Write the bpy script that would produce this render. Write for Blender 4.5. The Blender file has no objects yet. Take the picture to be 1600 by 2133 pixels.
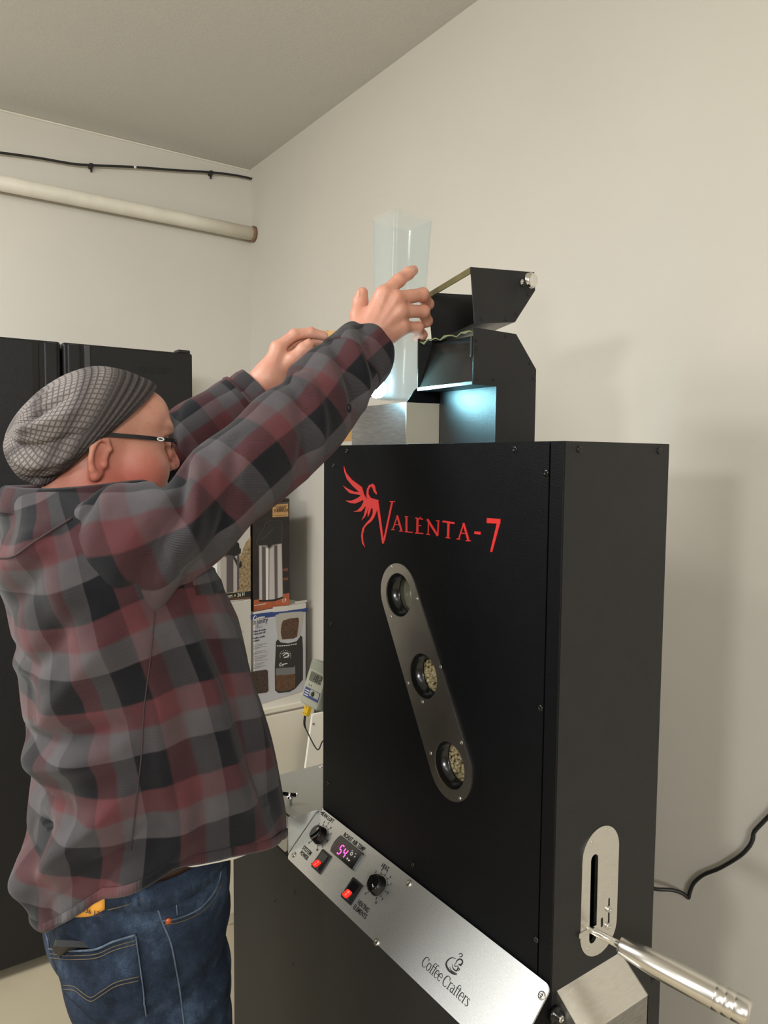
import bpy, bmesh, math, random
import numpy as np
from mathutils import Vector, Matrix
from mathutils.bvhtree import BVHTree
from mathutils.geometry import tessellate_polygon

# ------------------------------------------------------------------ camera
SC = bpy.context.scene
COL = SC.collection
FPX, YAW, PITCH, ROLL = 1558.5, 0.9672, 0.0704, 0.0084
EYE = np.array([0.0, 0.0, 1.70])


def cam_axes():
    f = np.array([-math.sin(YAW), math.cos(YAW), 0.0])
    r = np.array([math.cos(YAW), math.sin(YAW), 0.0])
    u = np.array([0.0, 0.0, 1.0])
    f2 = f * math.cos(PITCH) - u * math.sin(PITCH)
    u2 = u * math.cos(PITCH) + f * math.sin(PITCH)
    r3 = r * math.cos(ROLL) + u2 * math.sin(ROLL)
    u3 = u2 * math.cos(ROLL) - r * math.sin(ROLL)
    return r3, u3, f2


RX, UX, FX = cam_axes()
cd = bpy.data.cameras.new('camera')
cd.sensor_fit = 'HORIZONTAL'
cd.sensor_width = 36.0
cd.lens = 36.0 * FPX / 1600.0
cd.clip_start = 0.02
cam = bpy.data.objects.new('camera', cd)
cam.matrix_world = Matrix([[RX[0], UX[0], -FX[0], EYE[0]], [RX[1], UX[1], -FX[1], EYE[1]],
                           [RX[2], UX[2], -FX[2], EYE[2]], [0, 0, 0, 1]])
COL.objects.link(cam)
SC.camera = cam

# ------------------------------------------------------------------ light and exposure
w = bpy.data.worlds.new('world')
SC.world = w
w.use_nodes = True
w.node_tree.nodes['Background'].inputs[0].default_value = (1.0, 0.93, 0.82, 1)
w.node_tree.nodes['Background'].inputs[1].default_value = 0.05


def area(name, loc, target, sx, sy, power, col):
    l = bpy.data.lights.new(name, 'AREA')
    l.shape = 'RECTANGLE'
    l.size, l.size_y = sx, sy
    l.energy = power
    l.color = col
    o = bpy.data.objects.new(name, l)
    o.location = loc
    o.rotation_euler = (Vector(target) - Vector(loc)).to_track_quat('-Z', 'Y').to_euler()
    COL.objects.link(o)
    return o


# a ceiling fixture far down the room behind the camera, and one close to the left wall
area('far_lamp', (1.15, -4.3, 2.28), (-1.1, 1.0, 1.7), 0.5, 0.35, 60, (0.95, 0.97, 0.97))
area('ceiling_lamp', (-1.75, -1.0, 2.93), (-1.75, -1.0, 0), 1.2, 0.5, 58, (0.95, 0.97, 0.97))
bl = bpy.data.lights.new('corner_fill', 'POINT')          # unseen fill light, added to brighten the far corner and walls
bl.energy, bl.color, bl.shadow_soft_size = 44, (0.95, 0.97, 0.97), 0.30
bo_ = bpy.data.objects.new('corner_fill', bl)
bo_.location = (-1.7, -1.5, 2.55)
COL.objects.link(bo_)
area('ceiling_lamp_b', (1.3, -1.3, 2.93), (1.3, -1.3, 0), 1.2, 0.6, 14, (0.95, 0.97, 0.97))
area('left_wall_fill', (3.2, -1.7, 2.45), (-3.0, 0.9, 1.9), 1.0, 0.6, 98, (0.95, 0.97, 0.97))  # no real fixture: fill added to lift the left wall and corner
vs = SC.view_settings
vs.view_transform = 'Standard'
vs.look = 'None'
vs.gamma = 1.0
vs.use_curve_mapping = False
vs.exposure = -0.04


# ------------------------------------------------------------------ measuring: a sight line meets a plane at real depth
def ray(px, py):
    return ((px - 800.0) / FPX) * RX + ((1066.5 - py) / FPX) * UX + FX


def at(px, py, val, axis=0):
    d = ray(px, py)
    return EYE + d * ((val - EYE[axis]) / d[axis])


# ------------------------------------------------------------------ materials
MATS = {}


def mat(name, col, rough=0.5, metal=0.0, noise=None, bump=0.0, bscale=200.0, spec=0.5, emit=None, estr=0.0, coat=0.0,
        sss=0.0):
    m = bpy.data.materials.new(name)
    m.use_nodes = True
    nt = m.node_tree
    b = nt.nodes['Principled BSDF']
    b.inputs['Base Color'].default_value = (*col, 1)
    b.inputs['Roughness'].default_value = rough
    b.inputs['Metallic'].default_value = metal
    b.inputs['Specular IOR Level'].default_value = spec
    if coat:
        b.inputs['Coat Weight'].default_value = coat
    if sss:
        b.inputs['Subsurface Weight'].default_value = sss
        b.inputs['Subsurface Scale'].default_value = 0.01
        b.inputs['Subsurface Radius'].default_value = (1, .35, .2)
    if emit:
        b.inputs['Emission Color'].default_value = (*emit, 1)
        b.inputs['Emission Strength'].default_value = estr
    tc = nt.nodes.new('ShaderNodeTexCoord')
    if noise:
        sc, amt = noise[0], noise[1]
        n = nt.nodes.new('ShaderNodeTexNoise')
        n.inputs['Scale'].default_value = sc
        n.inputs['Detail'].default_value = 6
        if len(noise) > 2:
            mp = nt.nodes.new('ShaderNodeMapping')
            mp.inputs['Scale'].default_value = noise[2]
            nt.links.new(tc.outputs['Object'], mp.inputs[0])
            nt.links.new(mp.outputs[0], n.inputs[0])
        else:
            nt.links.new(tc.outputs['Object'], n.inputs[0])
        r = nt.nodes.new('ShaderNodeMapRange')
        r.inputs[1].default_value, r.inputs[2].default_value = 0.3, 0.7
        r.inputs[3].default_value, r.inputs[4].default_value = 1 - amt, 1 + amt
        nt.links.new(n.outputs[0], r.inputs[0])
        mx = nt.nodes.new('ShaderNodeVectorMath')
        mx.operation = 'SCALE'
        mx.inputs[0].default_value = col
        nt.links.new(r.outputs[0], mx.inputs['Scale'])
        nt.links.new(mx.outputs[0], b.inputs['Base Color'])
    if bump:
        n2 = nt.nodes.new('ShaderNodeTexNoise')
        n2.inputs['Scale'].default_value = bscale
        n2.inputs['Detail'].default_value = 4
        nt.links.new(tc.outputs['Object'], n2.inputs[0])
        bp = nt.nodes.new('ShaderNodeBump')
        bp.inputs['Strength'].default_value = bump
        bp.inputs['Distance'].default_value = 0.002
        nt.links.new(n2.outputs[0], bp.inputs['Height'])
        nt.links.new(bp.outputs[0], b.inputs['Normal'])
    MATS[name] = m
    return m


def srgb(r, g, b):
    def f(c):
        c /= 255.0
        return c / 12.92 if c <= 0.04045 else ((c + 0.055) / 1.055) ** 2.4
    return (f(r), f(g), f(b))


mat('wall_paint', srgb(206, 200, 188), 0.75, noise=(1.3, 0.035), bump=0.10, bscale=90, spec=0.25)
mat('ceiling_paint', srgb(212, 209, 203), 0.9, noise=(160, 0.03), bump=0.25, bscale=160, spec=0.1)
mat('floor_vinyl', srgb(178, 166, 142), 0.5, noise=(5, 0.05), spec=0.3)
mat('pipe_paint', srgb(222, 215, 198), 0.45, noise=(14, 0.06))
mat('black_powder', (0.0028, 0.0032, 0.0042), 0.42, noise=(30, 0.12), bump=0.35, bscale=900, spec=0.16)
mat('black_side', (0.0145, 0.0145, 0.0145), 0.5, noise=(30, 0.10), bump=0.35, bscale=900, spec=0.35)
mat('black_fridge', (0.013, 0.0125, 0.0125), 0.38, noise=(40, 0.08), bump=0.3, bscale=260, spec=0.3)
mat('black_gloss', (0.006, 0.006, 0.006), 0.18)
mat('black_plastic', (0.012, 0.012, 0.012), 0.4)
mat('phone_black', (0.004, 0.004, 0.004), 0.35, spec=0.12)
mat('dark_inside', (0.02, 0.018, 0.015), 0.5)
mat('dark_sheet', (0.05, 0.048, 0.042), 0.22, metal=0.75, noise=(9, 0.3))
mat('brown_sheet', (0.10, 0.07, 0.055), 0.3, metal=0.35, noise=(9, 0.3))
mat('steel', (0.72, 0.70, 0.66), 0.27, metal=1.0, noise=(60, 0.06, (1, 1, 12)))
mat('steel_dull', (0.34, 0.33, 0.31), 0.45, metal=1.0, noise=(25, 0.14, (2, 2, 14)))
mat('alu_panel', (0.62, 0.62, 0.60), 0.42, metal=0.85, noise=(600, 0.10))
mat('deck_alu', (0.50, 0.50, 0.46), 0.5, metal=0.75, noise=(400, 0.06))
mat('gun_plate', (0.38, 0.365, 0.335), 0.36, metal=1.0, noise=(20, 0.1))
mat('cream_alu', srgb(196, 188, 168), 0.45, metal=0.25)
mat('satin_steel', (0.74, 0.72, 0.68), 0.26, metal=1.0)
mat('chrome', (0.85, 0.84, 0.82), 0.10, metal=1.0)
mat('red_enamel', srgb(204, 46, 44), 0.4)
mat('print_black', (0.010, 0.010, 0.010), 0.55)
mat('print_white', srgb(235, 232, 226), 0.6)
mat('card_white', srgb(214, 210, 204), 0.5, noise=(4, 0.03))
mat('card_side', srgb(202, 196, 186), 0.6)
mat('cardboard', srgb(186, 146, 92), 0.8, noise=(60, 0.06, (1, 1, 8)))
mat('white_laminate', srgb(226, 219, 203), 0.4)
mat('white_board', srgb(240, 236, 224), 0.4)
mat('meter_grey', srgb(150, 152, 136), 0.5)
mat('meter_face', srgb(172, 172, 154), 0.5)
mat('lcd', srgb(92, 92, 76), 0.3)
mat('blue_print', srgb(52, 66, 118), 0.5)
mat('yellow_plug', srgb(222, 178, 24), 0.4)
mat('cable_black', (0.012, 0.012, 0.012), 0.45)


def sheer(name, tint, haze, hazecol, g0, g1, rough=.05):
    """thin clear sheet: see-through, a sheen that grows at grazing angles, and a little haze"""
    m = bpy.data.materials.new(name)
    m.use_nodes = True
    nt = m.node_tree
    nt.nodes.clear()
    o, mx, tr, gl, lw, mx2, df, mr, pw, d2, mx3 = (nt.nodes.new('ShaderNode' + k) for k in ('OutputMaterial', 'MixShader', 'BsdfTransparent', 'BsdfGlossy', 'LayerWeight', 'MixShader', 'BsdfTranslucent', 'MapRange', 'Math', 'BsdfDiffuse', 'MixShader'))
    d2.inputs[0].default_value = (*hazecol, 1)
    mx3.inputs[0].default_value = .5
    tr.inputs[0].default_value = (*tint, 1)
    df.inputs[0].default_value = (*hazecol, 1)
    gl.inputs['Roughness'].default_value = rough
    lw.inputs[0].default_value = .5
    pw.operation = 'POWER'
    pw.inputs[1].default_value = 3.0
    mr.inputs[3].default_value, mr.inputs[4].default_value = g0, g1
    mx2.inputs[0].default_value = haze
    L = nt.links.new
    L(lw.outputs['Facing'], pw.inputs[0]); L(pw.outputs[0], mr.inputs[0]); L(mr.outputs[0], mx.inputs[0])
    L(tr.outputs[0], mx2.inputs[1]); L(df.outputs[0], mx3.inputs[1]); L(d2.outputs[0], mx3.inputs[2]); L(mx3.outputs[0], mx2.inputs[2]); L(mx2.outputs[0], mx.inputs[1]); L(gl.outputs[0], mx.inputs[2]); L(mx.outputs[0], o.inputs[0])
    MATS[name] = m


sheer('window_glass', (.95, .95, .92), 0.0, (1, 1, 1), .03, .30)
sheer('clear_plastic', (.965, .980, .978), .095, (.74, .85, .89), .03, .35, .08)


# ------------------------------------------------------------------ object helpers
def tag(o, label=None, cat=None, group=None, kind=None):
    if label: o['label'] = label
    if cat: o['category'] = cat
    if group: o['group'] = group
    if kind: o['kind'] = kind
    return o


def thing(name, loc, label, cat, group=None):
    o = bpy.data.objects.new(name, None)
    o.empty_display_size = 0.05
    o.location = loc
    COL.objects.link(o)
    return tag(o, label, cat, group)


def wpos(o):
    v = Vector((0, 0, 0))
    while o is not None:
        v = v + Vector(o.location)
        o = o.parent
    return v


def link(name, me, m, parent=None, smooth=False):
    """mesh data is in world coordinates; a child keeps them by counting its parents' positions back"""
    o = bpy.data.objects.new(name, me)
    if m is not None and len(me.materials) == 0:
        me.materials.append(MATS[m] if isinstance(m, str) else m)
    COL.objects.link(o)
    if parent is not None:
        o.parent = parent
        o.location = -wpos(parent)
    if smooth:
        me.polygons.foreach_set('use_smooth', [True] * len(me.polygons))
    return o


def pymesh(name, verts, faces, m, parent=None, smooth=False):
    me = bpy.data.meshes.new(name)
    me.from_pydata([tuple(map(float, v)) for v in verts], [], [tuple(map(int, f)) for f in faces])
    me.update()
    return link(name, me, m, parent, smooth)


def bm_obj(name, bm, m, parent=None, smooth=False):
    me = bpy.data.meshes.new(name)
    bmesh.ops.recalc_face_normals(bm, faces=bm.faces)
    bm.to_mesh(me)
    bm.free()
    return link(name, me, m, parent, smooth)


def box_bm(bm, lo, hi, bev=0.0, seg=2):
    t = bmesh.new()
    bmesh.ops.create_cube(t, size=1.0)
    lo, hi = Vector(lo), Vector(hi)
    for v in t.verts:
        v.co = Vector((lo[i] + (v.co[i] + .5) * (hi[i] - lo[i]) for i in range(3)))
    if bev > 0:
        bmesh.ops.bevel(t, geom=t.edges[:], offset=bev, segments=seg, affect='EDGES', profile=0.5)
    me = bpy.data.meshes.new('t')
    t.to_mesh(me)
    t.free()
    bm.from_mesh(me)
    bpy.data.meshes.remove(me)


def box(name, lo, hi, m, parent=None, bev=0.0, seg=2):
    bm = bmesh.new()
    box_bm(bm, lo, hi, bev, seg)
    return bm_obj(name, bm, m, parent)


class Frame:
    """a flat working plane: origin, right, up, outward normal"""
    def __init__(s, o, ex, ey):
        s.o = np.array(o, float)
        s.ex = np.array(ex, float) / np.linalg.norm(ex)
        s.ey = np.array(ey, float) / np.linalg.norm(ey)
        s.n = np.cross(s.ex, s.ey)

    def p(s, x, y, h=0.0):
        return s.o + s.ex * x + s.ey * y + s.n * h

    def px(s, u, v):
        d = ray(u, v)
        t = ((s.o - EYE) @ s.n) / (d @ s.n)
        q = EYE + d * t - s.o
        return (float(q @ s.ex), float(q @ s.ey))


def poly_into(V, F, fr, pts, h0, h1):
    """extrude one simple polygon from height h0 to h1"""
    pts = [tuple(p) for p in pts]
    a = sum(pts[i][0] * pts[(i + 1) % len(pts)][1] - pts[(i + 1) % len(pts)][0] * pts[i][1] for i in range(len(pts)))
    if a < 0:
        pts = pts[::-1]
    n, b = len(pts), len(V)
    for p in pts: V.append(fr.p(p[0], p[1], h0))
    for p in pts: V.append(fr.p(p[0], p[1], h1))
    for t in tessellate_polygon([[Vector((p[0], p[1], 0)) for p in pts]]):
        a2, b2, c2 = (pts[i] for i in t)
        o = (b2[0] - a2[0]) * (c2[1] - a2[1]) - (c2[0] - a2[0]) * (b2[1] - a2[1])
        t = t if o > 0 else t[::-1]
        F.append([b + n + i for i in t])
        F.append([b + i for i in t[::-1]])
    for i in range(n):
        j = (i + 1) % n
        F.append([b + i, b + j, b + n + j, b + n + i])


def decal(name, fr, polys, m, parent, h1=0.0006, h0=-0.0002):
    V, F = [], []
    for k, p in enumerate(polys):
        poly_into(V, F, fr, p, h0, h1 + 0.000015 * (k % 7))
    return pymesh(name, V, F, m, parent)


def stroke(pts, wd):
    """a flat brush stroke as a polygon; wd is one width or a width per point"""
    pts = [np.array(p, float) for p in pts]
    n = len(pts)
    if not hasattr(wd, '__len__'): wd = [wd] * n
    if len(wd) != n:
        wd = list(np.interp(np.linspace(0, 1, n), np.linspace(0, 1, len(wd)), wd))
    L, R = [], []
    for i in range(n):
        d = pts[min(i + 1, n - 1)] - pts[max(i - 1, 0)]
        d = d / (np.linalg.norm(d) + 1e-9)
        q = np.array([-d[1], d[0]]) * wd[i] / 2
        L.append(tuple(pts[i] + q))
        R.append(tuple(pts[i] - q))
    return L + R[::-1]


def arc(cx, cy, rx, ry, a0, a1, n=14):
    return [(cx + rx * math.cos(math.radians(a0 + (a1 - a0) * i / n)), cy + ry * math.sin(math.radians(a0 + (a1 - a0) * i / n)))
            for i in range(n + 1)]


def ring_polys(cx, cy, rx, ry, wd, n=20):
    out = []
    p = arc(cx, cy, rx, ry, 0, 360, n)
    for i in range(n):
        out.append(stroke([p[i], p[i + 1]], wd))
    return out


def stadium(cx0, cy0, cx1, cy1, r, n=16):
    a = math.degrees(math.atan2(cy1 - cy0, cx1 - cx0))
    return arc(cx0, cy0, r, r, a + 90, a + 270, n) + arc(cx1, cy1, r, r, a - 90, a + 90, n)


def rrect(x0, y0, x1, y1, r, n=5):
    p = []
    for cx, cy, a in ((x1 - r, y1 - r, 0), (x0 + r, y1 - r, 90), (x0 + r, y0 + r, 180), (x1 - r, y0 + r, 270)):
        p += arc(cx, cy, r, r, a, a + 90, n)
    return p


def plate(name, fr, loops, th, m, parent, h=0.0, bev=0.0):
    """a sheet with holes: outer loop plus hole loops, thickness th centred on height h"""
    cu = bpy.data.curves.new(name, 'CURVE')
    cu.dimensions = '2D'
    cu.fill_mode = 'BOTH'
    cu.extrude = th / 2
    for lp in loops:
        sp = cu.splines.new('POLY')
        sp.points.add(len(lp) - 1)
        for i, q in enumerate(lp):
            sp.points[i].co = (q[0], q[1], 0, 1)
        sp.use_cyclic_u = True
    o = bpy.data.objects.new(name, cu)
    COL.objects.link(o)
    me = bpy.data.meshes.new_from_object(o.evaluated_get(bpy.context.evaluated_depsgraph_get()))
    bpy.data.objects.remove(o)
    bpy.data.curves.remove(cu)
    me.materials.clear()
    for v in me.vertices:
        v.co = Vector(fr.p(v.co[0], v.co[1], v.co[2] + h))
    me.update()
    return link(name, me, m, parent)


def text(name, fr, s, x, y, size, m, parent, align='LEFT', h=0.0006, th=0.0004, xs=1.0, rot=0.0, bold=0.0):
    cu = bpy.data.curves.new(name, 'FONT')
    cu.body = s
    cu.size = size
    cu.align_x = align
    cu.extrude = th
    cu.offset = bold * size
    cu.resolution_u = 2
    o = bpy.data.objects.new(name, cu)
    COL.objects.link(o)
    me = bpy.data.meshes.new_from_object(o.evaluated_get(bpy.context.evaluated_depsgraph_get()))
    bpy.data.objects.remove(o)
    bpy.data.curves.remove(cu)
    me.materials.clear()
    c, sn = math.cos(rot), math.sin(rot)
    for v in me.vertices:
        a, b = v.co[0] * xs, v.co[1]
        v.co = Vector(fr.p(x + a * c - b * sn, y + a * sn + b * c, v.co[2] + h))
    me.update()
    return link(name, me, m, parent)


def lathe(name, p0, p1, prof, m, parent=None, n=24, smooth=True, cap=True):
    """turned shape between two points; prof is (fraction along, radius)"""
    p0, p1 = Vector(p0), Vector(p1)
    ax = (p1 - p0)
    q = ax.to_track_quat('Z', 'Y').to_matrix()
    V, F = [], []
    for t, r in prof:
        for i in range(n):
            a = 2 * math.pi * i / n
            V.append(p0 + ax * t + q @ Vector((math.cos(a) * r, math.sin(a) * r, 0)))
    for k in range(len(prof) - 1):
        for i in range(n):
            j = (i + 1) % n
            F.append((k * n + i, k * n + j, (k + 1) * n + j, (k + 1) * n + i))
    if cap:
        F.append(tuple(range(n))[::-1])
        F.append(tuple((len(prof) - 1) * n + i for i in range(n)))
    o = pymesh(name, V, F, m, parent)
    if smooth:
        for p in o.data.polygons:
            p.use_smooth = len(p.vertices) == 4
    return o


def catmull(pts, n):
    pts = [np.array(p, float) for p in pts]
    P = [2 * pts[0] - pts[1]] + pts + [2 * pts[-1] - pts[-2]]
    out = []
    segs = len(pts) - 1
    for k in range(n):
        x = k / (n - 1) * segs
        i = min(int(x), segs - 1)
        t = x - i
        a, b, c, d = P[i:i + 4]
        out.append(0.5 * (2 * b + (c - a) * t + (2 * a - 5 * b + 4 * c - d) * t * t + (3 * b - a - 3 * c + d) * t ** 3))
    return out


def tube(name, pts, r, m, parent=None, n=10, res=None):
    pts = catmull(pts, res) if res else [np.array(p, float) for p in pts]
    V, F = [], []
    up = np.array([0.13, 0.21, 0.97])
    N = len(pts)
    rr = r if hasattr(r, '__len__') else [r] * N
    if len(rr) != N: rr = np.interp(np.linspace(0, 1, N), np.linspace(0, 1, len(rr)), rr)
    for k in range(N):
        d = pts[min(k + 1, N - 1)] - pts[max(k - 1, 0)]
        d /= np.linalg.norm(d) + 1e-12
        a = np.cross(d, up)
        a /= np.linalg.norm(a)
        b = np.cross(d, a)
        for i in range(n):
            t = 2 * math.pi * i / n
            V.append(pts[k] + (a * math.cos(t) + b * math.sin(t)) * rr[k])
    for k in range(N - 1):
        for i in range(n):
            j = (i + 1) % n
            F.append((k * n + i, k * n + j, (k + 1) * n + j, (k + 1) * n + i))
    F.append(tuple(range(n))[::-1])
    F.append(tuple((N - 1) * n + i for i in range(n)))
    return pymesh(name, V, F, m, parent, True)


_screws = {}


def screw(p, nrm, r, m, parent, name='screw', h=0.45):
    """round-headed screw: domed head with a cross recess, shared mesh"""
    key = (round(r, 5), m, h)
    if key not in _screws:
        V, F = [], []
        n = 12
        prof = [(0, 1.0), (h * .45, 1.0), (h * .8, .8), (h, .42), (h * .78, .3), (h * .7, 0.02)]
        for z, q in prof:
            for i in range(n):
                a = 2 * math.pi * i / n
                qq = q * (0.55 if (abs(q - .42) < .01 and i % 3) else 1)
                V.append((math.cos(a) * qq * r, math.sin(a) * qq * r, z * r))
        for k in range(len(prof) - 1):
            for i in range(n):
                j = (i + 1) % n
                F.append((k * n + i, k * n + j, (k + 1) * n + j, (k + 1) * n + i))
        me = bpy.data.meshes.new('screw')
        me.from_pydata(V, [], F)
        me.materials.append(MATS[m])
        me.polygons.foreach_set('use_smooth', [True] * len(F))
        _screws[key] = me
    o = bpy.data.objects.new(name, _screws[key])
    COL.objects.link(o)
    o.parent = parent
    o.location = Vector(p) - wpos(parent)
    o.rotation_euler = Vector(nrm).to_track_quat('Z', 'Y').to_euler()
    return o


# ------------------------------------------------------------------ the room
XL, YR, ZC = -3.15, 1.436, 2.972
XB, YB = 3.6, -6.2


def struct(o):
    o['kind'] = 'structure'
    return o


struct(box('floor', (XL - .1, YB - .1, -.1), (XB + .1, YR + .1, 0), 'floor_vinyl'))
struct(box('ceiling', (XL - .1, YB - .1, ZC), (XB + .1, YR + .1, ZC + .1), 'ceiling_paint'))
struct(box('wall_left', (XL - .1, YB, 0), (XL, YR + .1, ZC), 'wall_paint'))
struct(box('wall_right', (XL, YR, 0), (XB, YR + .1, ZC), 'wall_paint'))
struct(box('wall_back', (XB, YB, 0), (XB + .1, YR + .1, ZC), 'wall_paint'))
struct(box('wall_far', (XL, YB - .1, 0), (XB, YB, ZC), 'wall_paint'))
struct(box('trim_1', (XL, YB, ZC - .008), (XL + .004, YR - .004, ZC - .0005), 'pipe_paint', None, .002))

# painted pipe along the left wall
pipe = thing('wall_pipe', (XL + .05, 0, 2.66), 'white painted round pipe running along the wall under the black cable', 'pipe')
a, b = at(530, 488, XL + .045), at(-120, 343, XL + .045)
z_p = (a[2] + b[2]) / 2
tube('pipe_run', [(XL + .045, YR - .003, a[2]), (XL + .045, (YR + a[1] - .6) / 2, a[2] + .004), (XL + .045, -2.4, b[2] - .004)], .029, 'pipe_paint', pipe, 20)
lathe('end_ring', (XL + .045, YR - .002, a[2]), (XL + .045, YR - .016, a[2]), [(0, .034), (.6, .034), (1, .03)], mat('rust', srgb(128, 98, 70), .8, noise=(90, .3)), pipe)

# cable clipped to the wall
cab = thing('wall_cable', (XL + .02, .9, 2.85), 'thin black cable clipped along the wall below the ceiling', 'cable')
cp = [at(x, y, XL + .022) for x, y in ((-260, 296), (-120, 304), (0, 318), (80, 329), (150, 341), (190, 344), (280, 348), (360, 354), (440, 359), (490, 365), (524, 372))]
tube('cable_run', cp, .0046, 'cable_black', cab, 8, 60)
for x, y in ((190, 345), (440, 360)):
    q = at(x, y, XL + .022)
    bm = bmesh.new()
    box_bm(bm, (XL, q[1] - .007, q[2] - .009), (XL + .028, q[1] + .007, q[2] + .009), .003)
    box_bm(bm, (XL, q[1] + .001, q[2] - .019), (XL + .010, q[1] + .007, q[2] - .006), .002)
    bm_obj('cable_clip', bm, 'cable_black', cab)
q = at(281, 348, XL + .022)
tube('tape_band', [q + np.array([0, -.005, 0]), q + np.array([0, .005, 0])], .0052, 'print_white', cab, 8)

# cord hanging on the right wall
tag(tube('power_cord', [np.array([-1.02, .992, .80]), np.array([-1.02, 1.05, .77]), np.array([-1.02, 1.20, .755])] + [at(x, y, YR - d, 1) for x, y, d in ((1330, 1845, .10), (1366, 1852, .06), (1400, 1854, .035), (1422, 1861, .02), (1434, 1870, .012),
    (1436, 1862, .012), (1445, 1840, .012), (1466, 1822, .012), (1500, 1808, .012), (1540, 1784, .012), (1560, 1764, .012), (1568, 1748, .012), (1571, 1733, .012), (1590, 1712, .012), (1625, 1675, .012), (1680, 1600, .012), (1780, 1480, .012), (1960, 1400, .012), (2300, 1420, .012))],
    .0042, 'cable_black', None, 8, 130), 'thin black cord hanging kinked against the wall behind the roaster', 'cord')

# ------------------------------------------------------------------ refrigerator
FXf, F0, F1, FZ = -2.6, .092, .962, 2.068
fr = thing('refrigerator', (-2.87, .53, 0), 'tall black side by side refrigerator behind the man', 'refrigerator')
box('body', (-3.12, F0 + .005, .05), (FXf - .065, F1 - .005, FZ - .012), 'black_fridge', fr, .004)
box('kick_plate', (-2.74, F0 + .02, .0), (-2.70, F1 - .02, .06), 'black_plastic', fr)
Fm = .526
for nm, y0, y1, s in (('left', F0, Fm - .003, 1), ('right', Fm + .003, F1, -1)):
    d = box('door', (FXf - .06, y0, .035), (FXf, y1, FZ), 'black_fridge', fr, .008, 3)
    ye = y1 if s == 1 else y0
    # full height moulded grip beside the gap
    ff = Frame((0, 0, 0), (0, 1, 0), (0, 0, 1))
    bm = bmesh.new()
    box_bm(bm, (FXf - .004, min(ye - s * .012, ye - s * .052), .06), (FXf + .012, max(ye - s * .012, ye - s * .052), FZ - .006), .005, 2)
    bm_obj('grip', bm, 'black_fridge', d)
    bm = bmesh.new()
    box_bm(bm, (FXf - .004, min(ye - s * .066, ye - s * .084), .06), (FXf + .003, max(ye - s * .066, ye - s * .084), FZ - .004), .001, 1)
    bm_obj('grip_strip', bm, 'black_gloss' if s == 1 else mat('strip_grey', (.05, .05, .052), .35), d)
    if s == -1:
        fd = Frame((FXf, 0, 0), (0, 1, 0), (0, 0, 1))
        x0, z0 = fd.px(287, 772)
        text('badge', fd, 'GALLERY', x0, z0 - .004, .030, 'black_fridge', d, h=.0006, th=.0010, xs=.92)
bm = bmesh.new()
box_bm(bm, (FXf - .055, F1 - .05, FZ), (FXf - .01, F1 - .004, FZ + .012), .004)
bm_obj('hinge_cap', bm, 'black_plastic', fr)

# ------------------------------------------------------------------ white cabinet with boxes on it
CZ = .785
cb = thing('white_cabinet', (-2.72, 1.03, 0), 'white laminate cabinet carrying the coffee equipment boxes', 'cabinet')
box('body', (-3.05, .985, 0), (-2.47, 1.385, CZ - .022), 'white_laminate', cb, .002)
box('worktop', (-3.05, .98, CZ - .022), (-2.45, 1.39, CZ), 'white_laminate', cb, .004)
box('door', (-2.47, .995, .05), (-2.452, 1.375, CZ - .03), 'white_laminate', cb, .003)
# leaning white board with its slanted edge
lb = Frame((-2.40, 0, 0), (0, 1, 0), (0, 0, 1))
bd = plate('white_board', lb, [[(1.02, .0), (1.30, .0), (1.43, .0), (1.43, .745), (1.339, .745), (1.26, .22)][1:]], .012, 'white_board', None, -.006)
tag(bd, 'plain white board leaning beside the white cabinet', 'board')
screw(at(653, 1508, -2.40), (1, 0, 0), .005, 'steel_dull', bd)


def carton(name, Pl, Pr, depth, z0, z1, m, label, cat='box'):
    """upright carton whose front runs from ground point Pl to Pr; returns root, face frame, width, height"""
    Pl, Pr = np.array([*Pl, z0]), np.array([*Pr, z0])
    ex = (Pr - Pl) / np.linalg.norm(Pr - Pl)
    n = np.cross(ex, [0, 0, 1])
    W = np.linalg.norm(Pr - Pl)
    root = thing(name, tuple((Pl + Pr) / 2 - n * depth / 2), label, cat)
    bm = bmesh.new()
    box_bm(bm, (0, -.0, 0), (W, depth, z1 - z0), .0018, 1)
    for v in bm.verts:
        c = v.co.copy()
        v.co = Vector(Pl + ex * c[0] - n * c[1] + np.array([0, 0, c[2]]))
    bm_obj('carton', bm, m, root)
    return root, Frame(Pl, ex, (0, 0, 1)), W, z1 - z0


mat('print_blue', srgb(40, 66, 130), .5)
mat('print_navy', srgb(38, 42, 84), .5)
mat('print_grey', srgb(120, 120, 122), .5)
mat('print_pale', srgb(196, 196, 202), .5)
mat('print_dark', srgb(38, 36, 36), .45)
mat('print_choc', srgb(38, 30, 28), .5, noise=(30, .3))
mat('print_beans', srgb(84, 58, 40), .5, noise=(170, .75))
mat('print_darkbeans', srgb(64, 46, 38), .5, noise=(200, .85))
mat('print_tanbeans', srgb(168, 146, 110), .5, noise=(120, .4))
mat('print_orange', srgb(178, 92, 54), .5, noise=(30, .15))
mat('print_kraft', srgb(206, 160, 104), .5)
mat('print_ground', srgb(96, 66, 42), .5, noise=(60, .35))
mat('print_glass', srgb(180, 176, 168), .4)
mat('print_steel_l', srgb(196, 188, 184), .45)
mat('print_steel_m', srgb(150, 142, 142), .45)
mat('print_steel_d', srgb(92, 84, 88), .45)
mat('print_brown', srgb(120, 70, 48), .5)

# grinder carton
g, f, W, H = carton('grinder_box', (-2.497, 1.147), (-2.56, 1.399), .20, CZ, 1.137, 'card_white', 'white and blue coffee grinder carton below the airpot carton with the orange base')


def PX(fr, l):
    return [fr.px(*q) for q in l]


def CR(l, x0, y0, s):
    return [(x0 + a / s, y0 + b / s) for a, b in l]


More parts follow.
